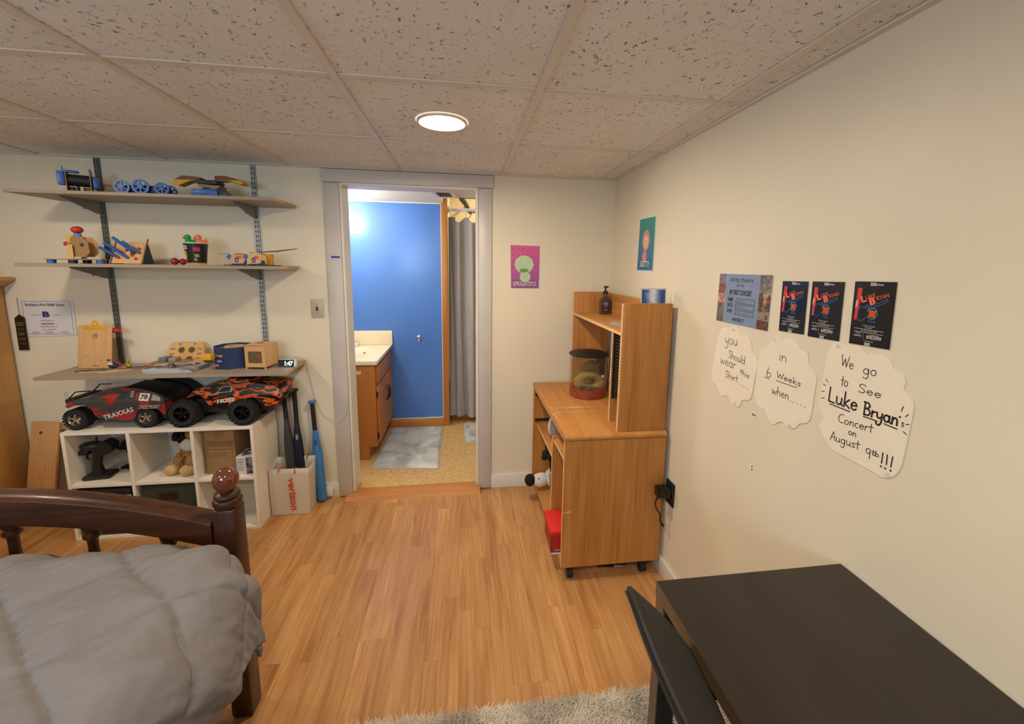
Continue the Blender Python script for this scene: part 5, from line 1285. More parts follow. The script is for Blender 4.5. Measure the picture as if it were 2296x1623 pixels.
# teal poster on the right wall
t = thing('teal_poster', 'narrow teal and blue drawing with white lettering on the right wall', 'poster', (xw, 2.105, 1.464))
sheet_r([(2.200, 1.742), (2.012, 1.737), (2.010, 1.460), (2.217, 1.464)], PAPER, 'sheet', t)
def RP(a, b, e=0): return (xw - .0014 - e, 2.207 - .193 * a, 1.468 + .268 * b)
mb = MB().raw([RP(.0, .0), RP(.99, .0), RP(.99, 1.0), RP(.04, 1.01)], [(0, 1, 2, 3)]); mb.obj('teal_ground', grad('teal_blue_wash', '1f6aa0', '2f8f86', 1.464, 1.74), t)
mb = disc(MB(), RP(.5, .58, .0004), .045, .055, 'y'); mb.obj('pink_oval', plain('rose_wash', 'd2849a'), t)
mb = disc(MB(), RP(.5, .55, .0008), .030, .036, 'y'); mb.obj('cream_oval', plain('cream_wash', 'd8c08e'), t)
mb = disc(MB(), RP(.45, .27, .0007), .030, .030, 'y'); mb.obj('pink_dot', plain('rose_wash', 'd2849a'), t)
outlined(t, 'SKITTY', RP(.5, .045), (0, -1, 0), U_, .110, .034, N_R)

# concert sheet
SKY = plain('pale_blue_print', '93a2c4', rough=.45, var=.02)
t = thing('concert_sheet', 'pale blue first concert form edged with small photos on the right wall', 'poster', (xw, 1.31, 1.287))
sheet_r([(1.447, 1.464), (1.176, 1.462), (1.177, 1.287), (1.449, 1.287)], PAPER, 'sheet', t)
def CP(a, b, e=0): return (xw - .0014 - e, 1.448 - .271 * a, 1.2872 + .176 * b)
quadc = lambda mb, a0, a1, b0, b1, e=0: mb.raw([CP(a0, b0, e), CP(a1, b0, e), CP(a1, b1, e), CP(a0, b1, e)], [(0, 1, 2, 3)])
quadc(MB(), .15, .80, .0, 1.0).obj('blue_ground', SKY, t)
pc = (('4a4a6a', '8a7a88', '6a5a72'), ('c87a5c', '6a3a34', 'd89a80'), ('d8c0a8', 'a85a4a', 'e8d8c8'), ('241f22', '8a8078', '302a2c'), ('1c181a', '7a726a', '2a2624'))
for k in range(5):
    quadc(MB(), .0, .148, .8 - .2 * k, 1.0 - .2 * k).obj('photo', patches('photo_%d' % k, [(0, pc[k][0]), (.48, pc[k][1]), (.7, pc[k][2])], 60, .4, hard=False), t)
pr = (('d8b89c', '3a4a5c', 'c89a80'), ('8a8a7a', '6a6a60', '9c9a88'), ('d89a6c', '3a2a2c', 'e0b48c'), ('2a2624', '4a423a', 'a87a2c'), ('3a3430', '9a8a7c', '2c2826'), ('c47a64', '4a2f2c', '8a4a3c'))
for k in range(6):
    quadc(MB(), .802, 1.0, 1 - (k + 1) / 6, 1 - k / 6).obj('photo', patches('photo_right_%d' % k, [(0, pr[k][0]), (.48, pr[k][1]), (.7, pr[k][2])], 60, .4, hard=False), t)
RD_ = (0, -1, 0)
mb = MB()
put_text(mb, 'xfinity theatre', CP(.46, .82, .0004), RD_, U_, .125, .021); mb.obj('title', plain('dark_violet_ink', '3a3358'), t)
mb = MB()
put_text(mb, 'EST. 1995', CP(.45, .755, .0004), RD_, U_, .040, .007)
put_text(mb, 'MY FIRST CONCERT', CP(.46, .585, .0004), RD_, U_, .116, .018, bold=.025)
for s, b in (('NAME:', .445), ('DATE:', .33), ('SHOW:', .21)): put_text(mb, s, CP(.275, b, .0004), RD_, U_, .031, .015, bold=.025)
put_text(mb, 'HARTFORD, CT', CP(.46, .05, .0004), RD_, U_, .062, .014, bold=.025)
for b in (.425, .31, .19):
    for q_ in ((.385, .74, b, b + .008), (.385, .74, b + .09, b + .098), (.385, .392, b, b + .098), (.733, .74, b, b + .098)): quadc(mb, *q_, .0004)
mb.obj('lettering', INK, t)
mb = MB()
for s, a, b, w in (('ABEL', .475, .445, .036), ('8/9/25', .48, .33, .040), ('LUKE BRYAN', .56, .21, .080)): put_text(mb, s, CP(a, b, .0006), RD_, U_, w, .009)
mb.obj('handwriting', GREYINK, t)
# tickets
TBLK = plain('ticket_black', '16151a', rough=.22, var=.2, vs_=14)
NBLUE = plain('neon_blue_print', '3a7fd0', rough=.3); NPALE = plain('pale_blue_line', '7fb0dc', rough=.3)
NRED = plain('neon_red_print', 'd83a34', rough=.3); NORG = plain('neon_orange_print', 'c9562c', rough=.3); NCOR = plain('coral_print_bright', 'f07058', rough=.3)
def ticket(y0, y1, z0, z1, label):
    t = thing('concert_ticket', label, 'ticket', (xw, (y0 + y1) / 2, z0), group='black concert tickets in a row')
    sheet_r([(y0, z1), (y1, z1 + .002), (y1 - .004, z0 + .002), (y0 - .004, z0 - .001)], TBLK, 'sheet', t, .002)
    def K(a, b, e=0): return (xw - .0023 - e, y0 - .002 - (y0 - y1) * a, z0 + (z1 - z0) * b)
    def poly(pts, m, nm, e=0): MB().raw([K(a, b, e) for a, b in pts], [tuple(range(len(pts)))]).obj(nm, m, t)
    poly([(.07, .38), (.15, .40), (.20, .90), (.08, .90)], NRED, 'red_beam')
    poly([(.07, .58), (.115, .60), (.13, .70), (.075, .70)], plain('beam_white', 'e8b0a8'), 'beam_glow', .0003)
    W_ = (y0 - y1)
    mb = MB(); put_text(mb, 'UKE', K(.44, .745, .0003), (0, -1, .36), (0, .36, 1), W_ * .24, .0095, bold=.03); put_text(mb, 'RYAN', K(.735, .755, .0003), (0, -1, .36), (0, .36, 1), W_ * .30, .0095, bold=.03); mb.obj('lettering', NORG, t)
    mb = MB(); put_text(mb, 'L', K(.29, .68, .0005), (0, -1, .36), (0, .36, 1), W_ * .14, .017, bold=.05); put_text(mb, 'B', K(.515, .655, .0005), (0, -1, .36), (0, .36, 1), W_ * .15, .017, bold=.05); mb.obj('initials', NCOR, t)
    mb = MB()
    body = [(.83, .72), (.80, .70), (.46, .585), (.43, .59), (.40, .585), (.34, .60), (.24, .61), (.17, .57), (.13, .50), (.14, .43), (.20, .39), (.28, .39), (.35, .42), (.38, .45)]
    stroke(mb, [K(a, b, .0004) for a, b in body], .0012, N_R)
    stroke(mb, [K(a, b, .0004) for a, b in [(.46, .62), (.42, .60), (.38, .65), (.36, .62), (.30, .60)]], .0012, N_R)
    stroke(mb, [K(a, b, .0004) for a, b in [(.44, .615), (.78, .735), (.84, .75), (.86, .73), (.83, .715)]], .0012, N_R)
    mb.obj('guitar_outline', NBLUE, t)
    mb = MB()
    for a0, a1 in ((-.1, .9), (1.15, 1.85)): stroke(mb, [K(.52 + .125 * math.cos(PI * (a0 + (a1 - a0) * k / 10)), .515 + .085 * math.sin(PI * (a0 + (a1 - a0) * k / 10)), .0005) for k in range(11)], .0013, N_R)
    mb.obj('ring_arc', NPALE, t)
    poly([(.44, .46), (.60, .45), (.62, .56), (.44, .57)], NORG, 'orange_badge', .0006)
    mb = MB(); put_text(mb, 'TOUR', K(.53, .375, .0004), RD_, U_, W_ * .18, .005); mb.obj('tour_lettering', NBLUE, t)
    mb = MB()
    put_text(mb, 'NATION', K(.60, .945, .0004), RD_, U_, W_ * .20, .0045, bold=.02)
    put_text(mb, 'XFINITY THEATRE', K(.48, .305, .0004), RD_, U_, W_ * .30, .003); put_text(mb, 'HARTFORD', K(.48, .275, .0004), RD_, U_, W_ * .17, .003)
    put_text(mb, 'SAT AUG 09 2025 7:00PM', K(.50, .225, .0004), RD_, U_, W_ * .40, .003)
    put_text(mb, 'LAWN13', K(.23, .130, .0004), RD_, U_, W_ * .19, .0050, bold=.015); put_text(mb, 'B9E5099', K(.64, .115, .0004), RD_, U_, W_ * .36, .0085, bold=.012)
    for a0, a1, b in ((.12, .85, .255), (.12, .85, .205), (.17, .30, .185), (.52, .76, .178), (.40, .64, .075)): mb.raw([K(a0, b, .0004), K(a1, b, .0004), K(a1, b + .006, .0004), K(a0, b + .006, .0004)], [(0, 1, 2, 3)])
    mb.raw([K(.375, .10, .0004), K(.38, .10, .0004), K(.38, .19, .0004), K(.375, .19, .0004)], [(0, 1, 2, 3)])
    mb.obj('small_print', WHT, t, kind='stuff')
    for a, b in ((.46, .965), (.50, .030)): MB().box(K(a, b)[0] - .0012, K(a, b)[0] + .0002, K(a, b)[1] - .007, K(a, b)[1] + .007, K(a, b)[2] - .004, K(a, b)[2] + .004, bev=.0004, seg=1).obj('clear_tack', thin('clear_tape', 'e8e4dc', .35, .10), t)
ticket(1.134, 1.041, 1.298, 1.447, 'black concert ticket next to the pale blue form, leftmost of three')
ticket(1.026, .929, 1.299, 1.450, 'black concert ticket in the middle of the row of three')
ticket(.900, .801, 1.303, 1.455, 'black concert ticket standing apart, rightmost of three')

# hand-lettered cloud cards
def arc(cx, cy, rx, ry, a0, a1, n=12): return [(cx + rx * math.cos(math.radians(a0 + (a1 - a0) * k / n)), cy + ry * math.sin(math.radians(a0 + (a1 - a0) * k / n))) for k in range(n + 1)]
O_ = arc(.24, .25, .20, .25, 90, 450, 16)
SS = [(.92, .82), (.75, .97), (.45, 1.0), (.2, .9), (.15, .72), (.4, .56), (.72, .42), (.86, .22), (.7, .05), (.4, 0), (.1, .1)]
GL = {'o': (.54, [O_]), 'a': (.56, [arc(.22, .25, .19, .25, 60, 420, 14), [(.42, .5), (.41, .1), (.52, 0)]]), 'c': (.48, [arc(.25, .25, .2, .25, 55, 310)]), 'C': (.68, [arc(.38, .5, .34, .5, 55, 310)]),
      'd': (.56, [arc(.22, .25, .19, .25, 60, 420, 14), [(.42, 1), (.42, 0)]]), 'e': (.52, [[(.05, .26), (.42, .30)] + arc(.24, .25, .19, .25, 15, 325, 12)[1:]]),
      'g': (.56, [arc(.22, .25, .19, .25, 60, 420, 14), [(.42, .5), (.42, -.22), (.32, -.42), (.12, -.40), (.04, -.3)]]), 'h': (.52, [[(.06, 1), (.06, 0)], [(.06, .28), (.16, .46), (.28, .5), (.38, .38), (.40, 0)]]),
      'i': (.20, [[(.08, .5), (.08, 0)], [(.08, .74), (.085, .75)]]), 'k': (.50, [[(.06, 1), (.06, 0)], [(.38, .55), (.08, .24), (.44, 0)]]), 'K': (.56, [[(.06, 1), (.06, 0)], [(.48, .85), (.08, .42), (.52, 0)]]),
      'l': (.20, [[(.08, 1), (.08, 0)]]), 'n': (.52, [[(.06, .5), (.06, 0)], [(.06, .28), (.16, .46), (.28, .5), (.38, .38), (.40, 0)]]), 'r': (.38, [[(.06, .5), (.06, 0)], [(.06, .28), (.16, .46), (.34, .47)]]),
      's': (.42, [[(x * .38 + .02, y * .5) for x, y in SS]]), 'S': (.60, [[(x * .55 + .02, y) for x, y in SS]]), 't': (.42, [[(.2, .9), (.2, .06), (.26, 0)], [(0, .55), (.42, .55)]]),
      'u': (.56, [[(.05, .5), (.06, .14), (.18, 0), (.32, .06), (.40, .22)], [(.41, .5), (.40, .08), (.52, 0)]]), 'w': (.68, [[(.02, .5), (.1, .06), (.18, .02), (.3, .38), (.38, .04), (.46, .02), (.62, .5)]]),
      'W': (.90, [[(.02, 1), (.2, 0), (.42, .7), (.6, 0), (.84, 1)]]), 'y': (.54, [[(.05, .5), (.07, .2), (.2, .08), (.40, .22)], [(.43, .5), (.41, -.2), (.3, -.42), (.12, -.42), (.02, -.28)]]),
      '6': (.52, [[(.2, 1), (.06, .5), (.06, .22)] + arc(.26, .24, .2, .24, 180, 530, 14)]), '9': (.50, [arc(.22, .72, .19, .26, 0, 360, 14), [(.41, .75), (.40, 0)]]), 'L': (.56, [[(.06, 1), (.04, .02), (.5, 0)]]),
      'B': (.62, [[(.08, 1), (.08, 0)], [(.0, 1), (.34, .98), (.46, .78), (.34, .56), (.1, .54), (.42, .48), (.54, .26), (.42, .04), (.08, 0)]]), 'A': (.62, [[(.0, 0), (.28, 1), (.56, 0)], [(.1, .36), (.46, .36)]])}
def write(mb, s, a, b, top, w, e=.0003):
    """pen lettering between two baseline points on the right wall; cap height from the third point"""
    tot = sum(GL[c][0] for c in s) - .06
    lower = s[0].islower() and s[0] not in 'dhklt6'
    hh = (top[1] - a[1]) * (2.0 if lower else 1.0)
    px = 0
    for c in s:
        gw, st = GL[c]
        for pl in st:
            P = []
            for x, y in pl:
                f = (px + x) / tot
                P.append((xw - .0024 - e, a[0] + (b[0] - a[0]) * f, a[1] + (b[1] - a[1]) * f + y * hh))
            stroke(mb, P, w, N_R)
        px += gw
    return mb
C1 = [(1.421, 1.24), (1.409, 1.259), (1.389, 1.267), (1.363, 1.267), (1.347, 1.276), (1.331, 1.279), (1.315, 1.272), (1.301, 1.256), (1.273, 1.257), (1.255, 1.252), (1.244, 1.234), (1.238, 1.212), (1.221, 1.201), (1.206, 1.186), (1.208, 1.151), (1.212, 1.115), (1.217, 1.074), (1.223, 1.05), (1.239, 1.04), (1.263, 1.032), (1.269, 1.015), (1.279, 1.003), (1.291, .999), (1.311, 1.001), (1.328, 1.013), (1.343, 1.024), (1.369, 1.013), (1.388, 1.02), (1.404, 1.037), (1.425, 1.046), (1.444, 1.053), (1.449, 1.078), (1.441, 1.135), (1.432, 1.196)]
C2 = [(1.158, 1.259), (1.151, 1.272), (1.136, 1.278), (1.12, 1.274), (1.108, 1.269), (1.098, 1.276), (1.083, 1.282), (1.067, 1.279), (1.053, 1.27), (1.042, 1.258), (1.024, 1.256), (1.013, 1.246), (1.008, 1.222), (.995, 1.212), (.983, 1.201), (.977, 1.183), (.978, 1.14), (.979, 1.099), (.982, 1.072), (.993, 1.055), (1.014, 1.045), (1.022, 1.034), (1.031, 1.024), (1.043, 1.02), (1.062, 1.022), (1.079, 1.025), (1.095, 1.017), (1.11, 1.005), (1.128, 1.009), (1.143, 1.024), (1.151, 1.037), (1.172, 1.038), (1.192, 1.044), (1.205, 1.065), (1.207, 1.086), (1.206, 1.142), (1.203, 1.189), (1.198, 1.218), (1.184, 1.23), (1.166, 1.238)]
C3 = [(.948, 1.279), (.941, 1.294), (.924, 1.298), (.908, 1.294), (.891, 1.297), (.867, 1.3), (.854, 1.292), (.842, 1.283), (.827, 1.287), (.811, 1.292), (.797, 1.289), (.787, 1.277), (.782, 1.266), (.767, 1.26), (.757, 1.253), (.753, 1.24), (.754, 1.226), (.745, 1.217), (.734, 1.21), (.729, 1.192), (.729, 1.161), (.731, 1.122), (.733, 1.085), (.736, 1.051), (.743, 1.033), (.751, 1.022), (.765, 1.013), (.777, 1.011), (.805, 1.013), (.861, 1.015), (.899, 1.016), (.922, 1.03), (.934, 1.042), (.945, 1.055), (.951, 1.065), (.94, 1.084), (.944, 1.095), (.954, 1.111), (.959, 1.132), (.958, 1.186), (.954, 1.238)]
W1 = [('you', (1.383, 1.211), (1.312, 1.213), (1.385, 1.232)), ('Should', (1.356, 1.163), (1.265, 1.158), (1.349, 1.191)), ('wear', (1.4, 1.132), (1.31, 1.13), (1.404, 1.15)), ('this', (1.286, 1.121), (1.238, 1.116), (1.281, 1.14)), ('Shirt', (1.365, 1.088), (1.294, 1.087), (1.362, 1.113))]
W2 = [('in', (1.117, 1.208), (1.085, 1.206), (1.118, 1.225)), ('6', (1.162, 1.143), (1.142, 1.146), (1.167, 1.174)), ('Weeks', (1.118, 1.154), (1.026, 1.151), (1.127, 1.173)), ('when', (1.131, 1.099), (1.062, 1.099), (1.136, 1.113))]
W3 = [('We', (.909, 1.242), (.875, 1.239), (.92, 1.27)), ('go', (.849, 1.236), (.816, 1.238), (.85, 1.249)), ('to', (.903, 1.19), (.883, 1.193), (.902, 1.218)), ('See', (.856, 1.189), (.798, 1.19), (.854, 1.21)), ('s', (.747, 1.144), (.742, 1.144), (.747, 1.153)), ('Concert', (.897, 1.096), (.807, 1.104), (.895, 1.118)), ('on', (.865, 1.076), (.844, 1.077), (.865, 1.085)), ('August', (.912, 1.042), (.833, 1.05), (.91, 1.065)), ('9', (.816, 1.039), (.804, 1.04), (.816, 1.063)), ('th', (.802, 1.054), (.784, 1.054), (.802, 1.065))]
W3B = [('Luke', (.932, 1.14), (.851, 1.141), (.931, 1.178)), ('Bryan', (.835, 1.139), (.754, 1.142), (.844, 1.17))]
L2 = [((1.168, 1.141), (1.147, 1.14)), ((1.117, 1.143), (1.038, 1.144))]
L3 = [((.947, 1.195), (.939, 1.189)), ((.953, 1.18), (.945, 1.178)), ((.954, 1.16), (.946, 1.162)), ((.953, 1.141), (.944, 1.144)), ((.748, 1.188), (.751, 1.177)), ((.736, 1.174), (.741, 1.168)), ((.732, 1.154), (.737, 1.151)), ((.741, 1.134), (.734, 1.13)), ((.799, 1.053), (.787, 1.053))]
L3B = [((.926, 1.134), (.869, 1.133)), ((.833, 1.134), (.799, 1.135)), ((.783, 1.135), (.754, 1.134)), ((.776, 1.068), (.776, 1.043)), ((.766, 1.068), (.765, 1.045)), ((.754, 1.069), (.755, 1.044))]
D1_ = [(1.288, 1.084), (1.278, 1.082), (1.269, 1.082), (1.259, 1.081), (1.248, 1.08), (1.236, 1.078)]; D2_ = [(1.055, 1.098), (1.044, 1.098), (1.029, 1.099), (1.017, 1.099), (1.003, 1.098)]
D3_ = [(.776, 1.035), (.766, 1.035), (.754, 1.036), (.752, 1.163)]
CREAM = plain('cream_card_stock', 'efe7d6', rough=.6, var=.02)
MARK = plain('marker_ink', '2a2026', rough=.5)
def smooth_poly(p, n=3):
    m = len(p); o = []
    for i in range(m):
        a, b, c, d = (Vector(p[(i + k) % m]) for k in (-1, 0, 1, 2))
        for k in range(n):
            s = k / n; o.append(tuple(.5 * ((2 * b) + (c - a) * s + (2 * a - 5 * b + 4 * c - d) * s * s + (3 * b - a - 3 * c + d) * s ** 3)))
    return o
def cloud(outline, words, thick, lines, tlines, dots, bdots, tacks, label):
    ys = [a for a, b in outline]; zs = [b for a, b in outline]
    t = thing('cloud_card', label, 'sign', (xw, (min(ys) + max(ys)) / 2, min(zs)), group='hand-lettered cloud cards')
    sheet_r(smooth_poly(outline), CREAM, 'card', t, .0022)
    mb = MB()
    for s, a, b, c in words: write(mb, s, a, b, c, .0019)
    for a, b in lines: stroke(mb, [(xw - .0027, *a), (xw - .0027, *b)], .0020, N_R)
    for a in dots: stroke(mb, [(xw - .0027, *a)], .0030, N_R)
    mb.obj('handwriting', MARK, t, kind='stuff')
    if thick:
        mb = MB()
        for s, a, b, c in thick: write(mb, s, a, b, c, .0042)
        for a, b in tlines: stroke(mb, [(xw - .0027, *a), (xw - .0027, *b)], .0028, N_R)
        for a in bdots: stroke(mb, [(xw - .0027, *a)], .0050, N_R)
        mb.obj('bold_lettering', MARK, t, kind='stuff')
    for a in tacks:
        MB().lathe([(.006, 0), (.005, .003), (.0, .004)], 14, M=Ry(-PI / 2), loc=(xw - .0024, a[0], a[1])).obj('clear_tack', thin('clear_tack_plastic', 'f0ece4', .35, .12), t)
cloud(C1, W1, None, [], [], D1_, [], [(1.34, 1.267), (1.295, 1.01)], 'cream cloud card lettered you should wear this shirt, under the pale blue form')
cloud(C2, W2, None, L2, [], D2_, [], [(1.143, 1.267), (1.047, 1.026)], 'cream cloud card lettered in 6 weeks when, between the other two cards')
cloud(C3, W3, W3B, L3, L3B, [], D3_, [(.923, 1.289), (.759, 1.024)], 'largest cream cloud card with bold names and August date')
BINK = plain('blue_arrow_print', '2a2a8c', rough=.5)
for (y, z, horiz, lab) in ((1.201, 1.002, True, 'tiny sideways blue double arrow sticker below the middle cloud card'), (1.184, .823, False, 'tiny upright blue double arrow sticker low on the right wall'), (1.726, .989, False, 'tiny blue mark sticker beside the hutch on the right wall')):
    t = thing('arrow_sticker', lab, 'sticker', (xw, y, z - .012), group='tiny arrow stickers on the right wall')
    MB().box(xw - .0009, xw - .0001, y - .010, y + .010, z - .010, z + .010).obj('paper', CREAM, t)
    mb = MB(); e = xw - .0012
    if horiz: mb.raw([(e, y + .009, z), (e, y + .002, z + .006), (e, y + .002, z - .006), (e, y - .009, z), (e, y - .002, z + .006), (e, y - .002, z - .006)], [(0, 1, 2), (3, 4, 5)])
    else: mb.raw([(e, y, z + .010), (e, y + .005, z + .003), (e, y - .005, z + .003), (e, y, z - .010), (e, y + .005, z - .003), (e, y - .005, z - .003)], [(0, 1, 2), (3, 4, 5)])
    mb.obj('arrow', BINK, t)

# ------------------------------------------------------------------ bathroom furniture
VOAK = wood('vanity_oak', 'a3662a', 'bb7d3a', axis='z', grain=.9, rough=.4)
MARB = plain('cultured_marble', 'f0e6cc', rough=.22, var=.04, vs_=8, coat=.3)
vx0, vx1, vy0, vy1 = -1.148, -.648, 3.062, 3.694
t = thing('bathroom_vanity', 'oak bathroom vanity cabinet seen through the doorway', 'cabinet', (-.9, 3.38, BZ))
MB().box(vx0, vx1, vy0, vy1, .122, .755, bev=.001).obj('carcass', VOAK, t)
MB().box(vx0, vx1 - .06, vy0, vy1, BZ, .1219).obj('toe_kick', VOAK, t)
f_ = MB().box(vx1 + .0005, vx1 + .018, vy0 + .03, vy1 - .02, .600, .735, bev=.006).obj('drawer_front', VOAK, t)
for y0, y1, hy in ((vy0 + .03, (vy0 + vy1) / 2 - .003, -.035), ((vy0 + vy1) / 2 + .003, vy1 - .02, .035)):
    d = MB().box(vx1 + .0005, vx1 + .018, y0, y1, .145, .585, bev=.005).obj('door', VOAK, t)
    MB().prism([(y0 + .05, .19), (y1 - .05, .19), (y1 - .05, .50), ((y0 + y1) / 2, .535), (y0 + .05, .50)], vx1 + .0182, vx1 + .023, 'yz').obj('raised_panel', VOAK, d)
    yh = (vy0 + vy1) / 2 + hy
    MB().tube([(vx1 + .018, yh, .50), (vx1 + .042, yh, .495), (vx1 + .046, yh, .45), (vx1 + .042, yh, .405), (vx1 + .018, yh, .40)], .005).obj('handle', plain('dark_bronze', '2c2420', rough=.35, metal=.7), d)
    for z in (.20, .52): MB().cyl((vx1 + .008, y0 - .004 if hy < 0 else y1 + .004, z - .02), (vx1 + .008, y0 - .004 if hy < 0 else y1 + .004, z + .02), .005, seg=10).obj('hinge', plain('dark_bronze', '2c2420'), d)
t = thing('sink_countertop', 'cream moulded sink top with side splash on the oak vanity', 'countertop', (-.9, 3.38, .756))
# slab with a shallow basin
def top(u, v):
    x = vx0 + (vx1 + .022 - vx0) * u; y = vy0 - .02 + (vy1 + .002 - vy0 + .02) * v
    d = math.hypot((x + .89) / .18, (y - 3.36) / .22)
    return (x, y, .783 - (.024 * max(0, 1 - d * d) ** .6 if d < 1 else 0))
mb = MB().grid(36, 40, top); sl = mb.obj('basin_top', MARB, t, angle=60)
mb = MB(); ex, ey = vx1 + .022, vy0 - .02
mb.box(ex - .004, ex, ey, vy1, .756, .7825, bev=.001); mb.box(vx0, ex - .004, ey, ey + .004, .756, .7825, bev=.001); mb.obj('edge', MARB, t)
MB().box(vx0, ex + .006, vy1 - .012, vy1 + .003, .7835, .908, bev=.003).obj('side_splash', MARB, t)
MB().cyl((-.80, 3.42, .760), (-.797, 3.424, .772), .006, seg=12).obj('overflow_hole', BLK, t)
CHR = plain('chrome', 'd8dadc', rough=.1, metal=1.0)
t = thing('sink_faucet', 'chrome sink faucet at the back of the vanity top', 'faucet', (-1.05, 3.36, .784))
MB().box(-1.09, -1.03, 3.26, 3.46, .784, .800, bev=.006).obj('base', CHR, t)
MB().tube([(-1.06, 3.36, .80), (-1.055, 3.36, .86), (-1.01, 3.36, .885), (-.955, 3.36, .86)], .012, 12).obj('spout', CHR, t)
for y in (3.28, 3.44): MB().lathe([(.018, 0), (.022, .02), (.012, .035)], 16, loc=(-1.06, y, .80)).obj('handle', CHR, t)
t = thing('folded_tissue', 'white folded paper lying by the side splash on the vanity top', 'paper', (-.93, 3.62, .784))
MB().prism([(-.985, .7842), (-.885, .7842), (-.892, .808), (-.945, .806)], 3.60, 3.655).obj('sheet', PAPER, t)
t = thing('taped_note', 'small white note stuck on the near side of the vanity', 'paper', (-.79, vy0, .68))
MB().prism([(-.80, .682), (-.748, .684), (-.738, .706), (-.80, .708)], vy0 - .002, vy0 - .0004).obj('sheet', PAPER, t)
mb = MB(); stroke(mb, [(-.782, vy0 - .0026, .698), (-.770, vy0 - .0026, .694), (-.765, vy0 - .0026, .702), (-.755, vy0 - .0026, .690)], .0025, (0, -1, 0)); mb.obj('scribble', GREYINK, t)
t = thing('towel_hook', 'small chrome towel hook on the blue wall', 'hook', (-.395, BY, .81))
MB().lathe([(.020, 0), (.020, .006), (.010, .010)], 20, M=Rx(PI / 2), loc=(-.395, BY - .0005, .845)).obj('rosette', CHR, t)
MB().tube([(-.395, BY - .01, .845), (-.393, BY - .035, .835), (-.391, BY - .04, .815), (-.390, BY - .032, .806)], .0065).obj('arm', CHR, t)
# rugs
def bathrug_mat():
    m, nt, b = _bsdf('grey_bath_pile'); v = _coords(nt, kind='World'); f = _noise(nt, v, 4.5, 4, .6, 1.2)
    nt.links.new(_ramp(nt, f, [(.36, H('9aa1a8')), (.52, H('bcc3c8')), (.66, H('d2d7da'))]), b.inputs['Base Color']); b.inputs['Roughness'].default_value = .95
    _bump(nt, b, _noise(nt, v, 240, 3), .5, .004); return m
BRUG = bathrug_mat(); BRUGE = plain('bath_rug_edge', 'c0c4c8', rough=.9)
def bathrug(pts, label):
    cx_ = sum(p[0] for p in pts) / 4; cy_ = sum(p[1] for p in pts) / 4
    t = thing('bath_rug', label, 'rug', (cx_, cy_, BZ), group='grey plush bath rugs')
    a, b, c, d = (Vector((*p, 0)) for p in pts)
    def f(u, v):
        p = (a * (1 - u) + b * u) * (1 - v) + (d * (1 - u) + c * u) * v
        e = min(u, 1 - u, v, 1 - v); p.z = BZ + .003 + .022 * min(1, e / .04) ** .5 + .004 * noise.noise((p.x * 14, p.y * 14, 0)) * min(1, e / .04)
        return p
    MB().grid(40, 40, f).obj('pile', BRUG, t, angle=180)
    k = [a, b, c, d]; MB().prism([(q.x, q.y) for q in k], BZ + .0005, BZ + .006, 'xy').obj('backing', BRUGE, t)
bathrug([(-.668, 2.925), (-.188, 2.865), (-.194, 3.650), (-.640, 3.665)], 'larger grey plush bath rug in front of the vanity')
bathrug([(.008, 3.295), (.45, 3.29), (.45, 3.69), (-.004, 3.69)], 'smaller grey bath rug in front of the shower curtain')
# tub, rod, curtain
t = thing('bathtub', 'bathtub with brown front skirt behind the shower curtain', 'bathtub', (.43, 4.1, BZ))
MB().box(-.134, .999, 3.80, 3.83, BZ, .40, bev=.004).obj('skirt', wood('tub_skirt_wood', '7c5227', '8f6232', axis='x', rough=.5), t)
mb = MB().box(-.134, .999, 3.83, 3.90, .36, .42, bev=.01); mb.box(-.134, .999, 4.42, 4.499, .36, .42, bev=.01); mb.box(-.134, -.06, 3.90, 4.42, .36, .42, bev=.01); mb.box(.92, .999, 3.90, 4.42, .36, .42, bev=.01); mb.box(-.134, .999, 3.83, 4.499, BZ, .08)
mb.obj('rim', MARB, t)
ry, rz = 3.755, 1.958
t = thing('curtain_rod', 'white curtain rod across the shower opening', 'curtain rod', (.43, ry, rz))
MB().cyl((-.133, ry, rz), (.998, ry, rz), .014, seg=18).obj('tube', TRIMW, t)
MB().cyl((-.134, ry, rz), (-.120, ry, rz), .028, seg=20).obj('end_flange', TRIMW, t)
t = thing('shower_curtain', 'dark grey waffle shower curtain hanging from white rings', 'shower curtain', (.40, ry, .08))
CURT = plain('grey_waffle_cloth', 'a5a2a2', rough=.8, var=.05, bump=.6, bs=160, bd=.003)
hooks = [-.105 + .128 * k for k in range(9)]
def curt(u, v):
    x = -.125 + 1.08 * u
    ph = (x - hooks[0]) / .128 * 2 * PI
    sag = .045 * (1 - math.cos(ph)) / 2 * v ** 10
    depth = .034 * math.cos(ph + .4) + .020 * math.sin(ph * .5 + 2 * v) * (1 - .3 * v) + .008 * math.sin(ph * 2.3 + 3 * v)
    xx = x + .012 * math.sin(ph * .5 + v * 3) * (1 - v)
    return (xx, ry - .006 + depth * (.55 + .45 * (1 - v)), .085 + (1.895 - .085) * v - sag)
mb = MB().grid(150, 40, curt); o = mb.obj('cloth', CURT, t, angle=180)
for x in hooks: MB().ring((x, ry, rz - .030), .034, .0035, 'x', 22, 8).obj('curtain_ring', PAPER, t)
def liner(u, v): return (-.130 + .06 * u, ry + .05 + .012 * math.sin(u * 9), .10 + 1.80 * v)
MB().grid(16, 4, liner).obj('liner', plain('tan_liner', '8a6a58', rough=.6), t, angle=180)
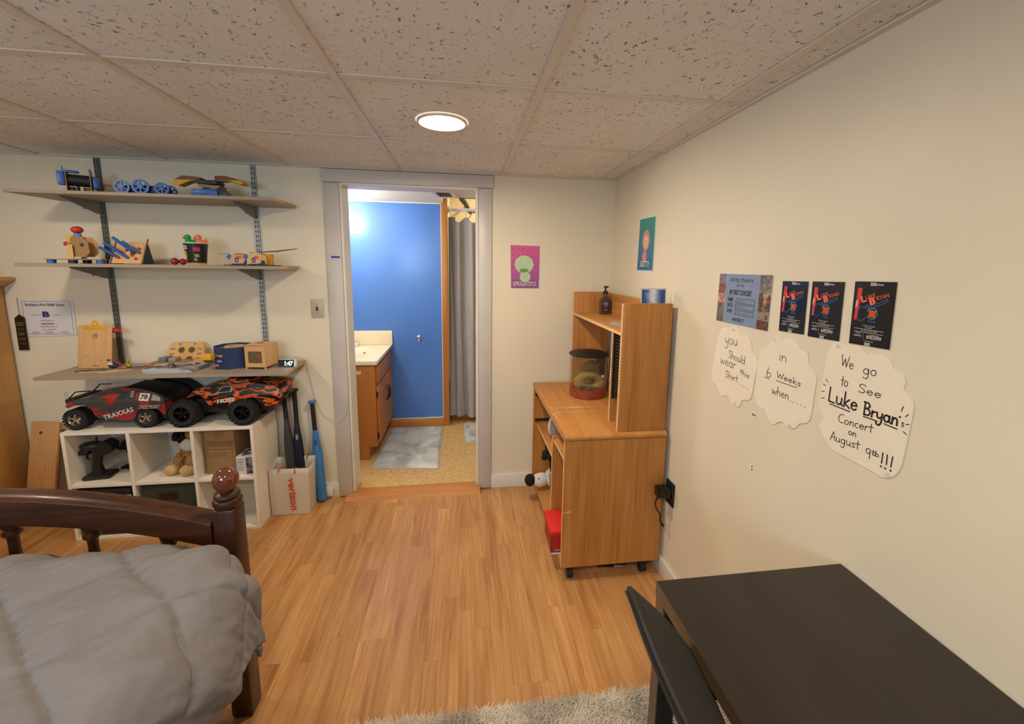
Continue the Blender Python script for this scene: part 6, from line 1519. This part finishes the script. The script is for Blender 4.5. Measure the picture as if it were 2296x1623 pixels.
# shower head
GM = plain('brushed_nickel', '7c786e', rough=.3, metal=.8)
t = thing('shower_fixture', 'twin metal shower heads on angled arms above the curtain', 'shower head', (.08, 4.2, 1.93))
MB().tube([(.02, 4.32, 2.06), (.05, 4.22, 2.0), (.075, 4.15, 1.975)], .012, 10).obj('arm', GM, t)
MB().tube([(-.02, 4.16, 2.12), (.03, 4.15, 2.06), (.085, 4.14, 1.985)], [.026, .024, .016], 12).obj('head', plain('dark_head', '3c3838', rough=.3), t)
MB().tube([(.09, 4.14, 1.985), (.16, 4.13, 2.05), (.22, 4.12, 2.115)], [.016, .020, .018], 12).obj('handset', GM, t)
MB().tube([(.085, 4.14, 1.975), (.05, 4.15, 1.93), (.03, 4.16, 1.86), (.02, 4.18, 1.5)], .007, 8).obj('hose', CHR, t)
MB().tube([(.02, 4.32, 2.06), (.02, 4.48, 2.08)], .010, 8).obj('wall_pipe', GM, t)
# ceiling register
t = thing('ceiling_register', 'white rectangular air register in the bathroom ceiling', 'vent', (-.125, 3.19, BC - .012))
Mq = T(-.135, 3.20, BC - .010) @ Rz(-.12)
mb = MB()
for a in ((-.085, .085, -.15, -.115), (-.085, .085, .115, .15), (-.085, -.05, -.115, .115), (.05, .085, -.115, .115)): mb.box(a[0], a[1], a[2], a[3], 0, .0095, bev=.002, M=Mq)
mb.obj('frame', TRIMW, t)
for k in range(9): MB().box(-.05, .05, -.004, .004, 0, .0012, M=Mq @ T(0, -.10 + k * .025, .004) @ Rx(.6)).obj('slat', plain('register_grey', '8d8880', rough=.5), t)
MB().box(-.05, .05, -.115, .115, .008, .0095, M=Mq).obj('backing', BLK, t)
# vanity light on the left wall
GLOBE = emit('vanity_bulb_glow', (1.0, .88, .66, 1), BULB)
t = thing('vanity_light', 'lit three bulb bathroom light bar above the vanity', 'wall light', (-1.12, 3.2, 1.80))
MB().box(-1.149, -1.115, 2.98, 3.44, 1.82, 1.90, bev=.006).obj('bar', CHR, t)
for y in (3.05, 3.21, 3.37):
    s_ = MB().cyl((-1.115, y, 1.86), (-1.08, y, 1.86), .022, seg=18).obj('socket', CHR, t)
    MB().ball((-1.045, y, 1.86), .040, seg=20, rings=14).obj('bulb', GLOBE, s_)
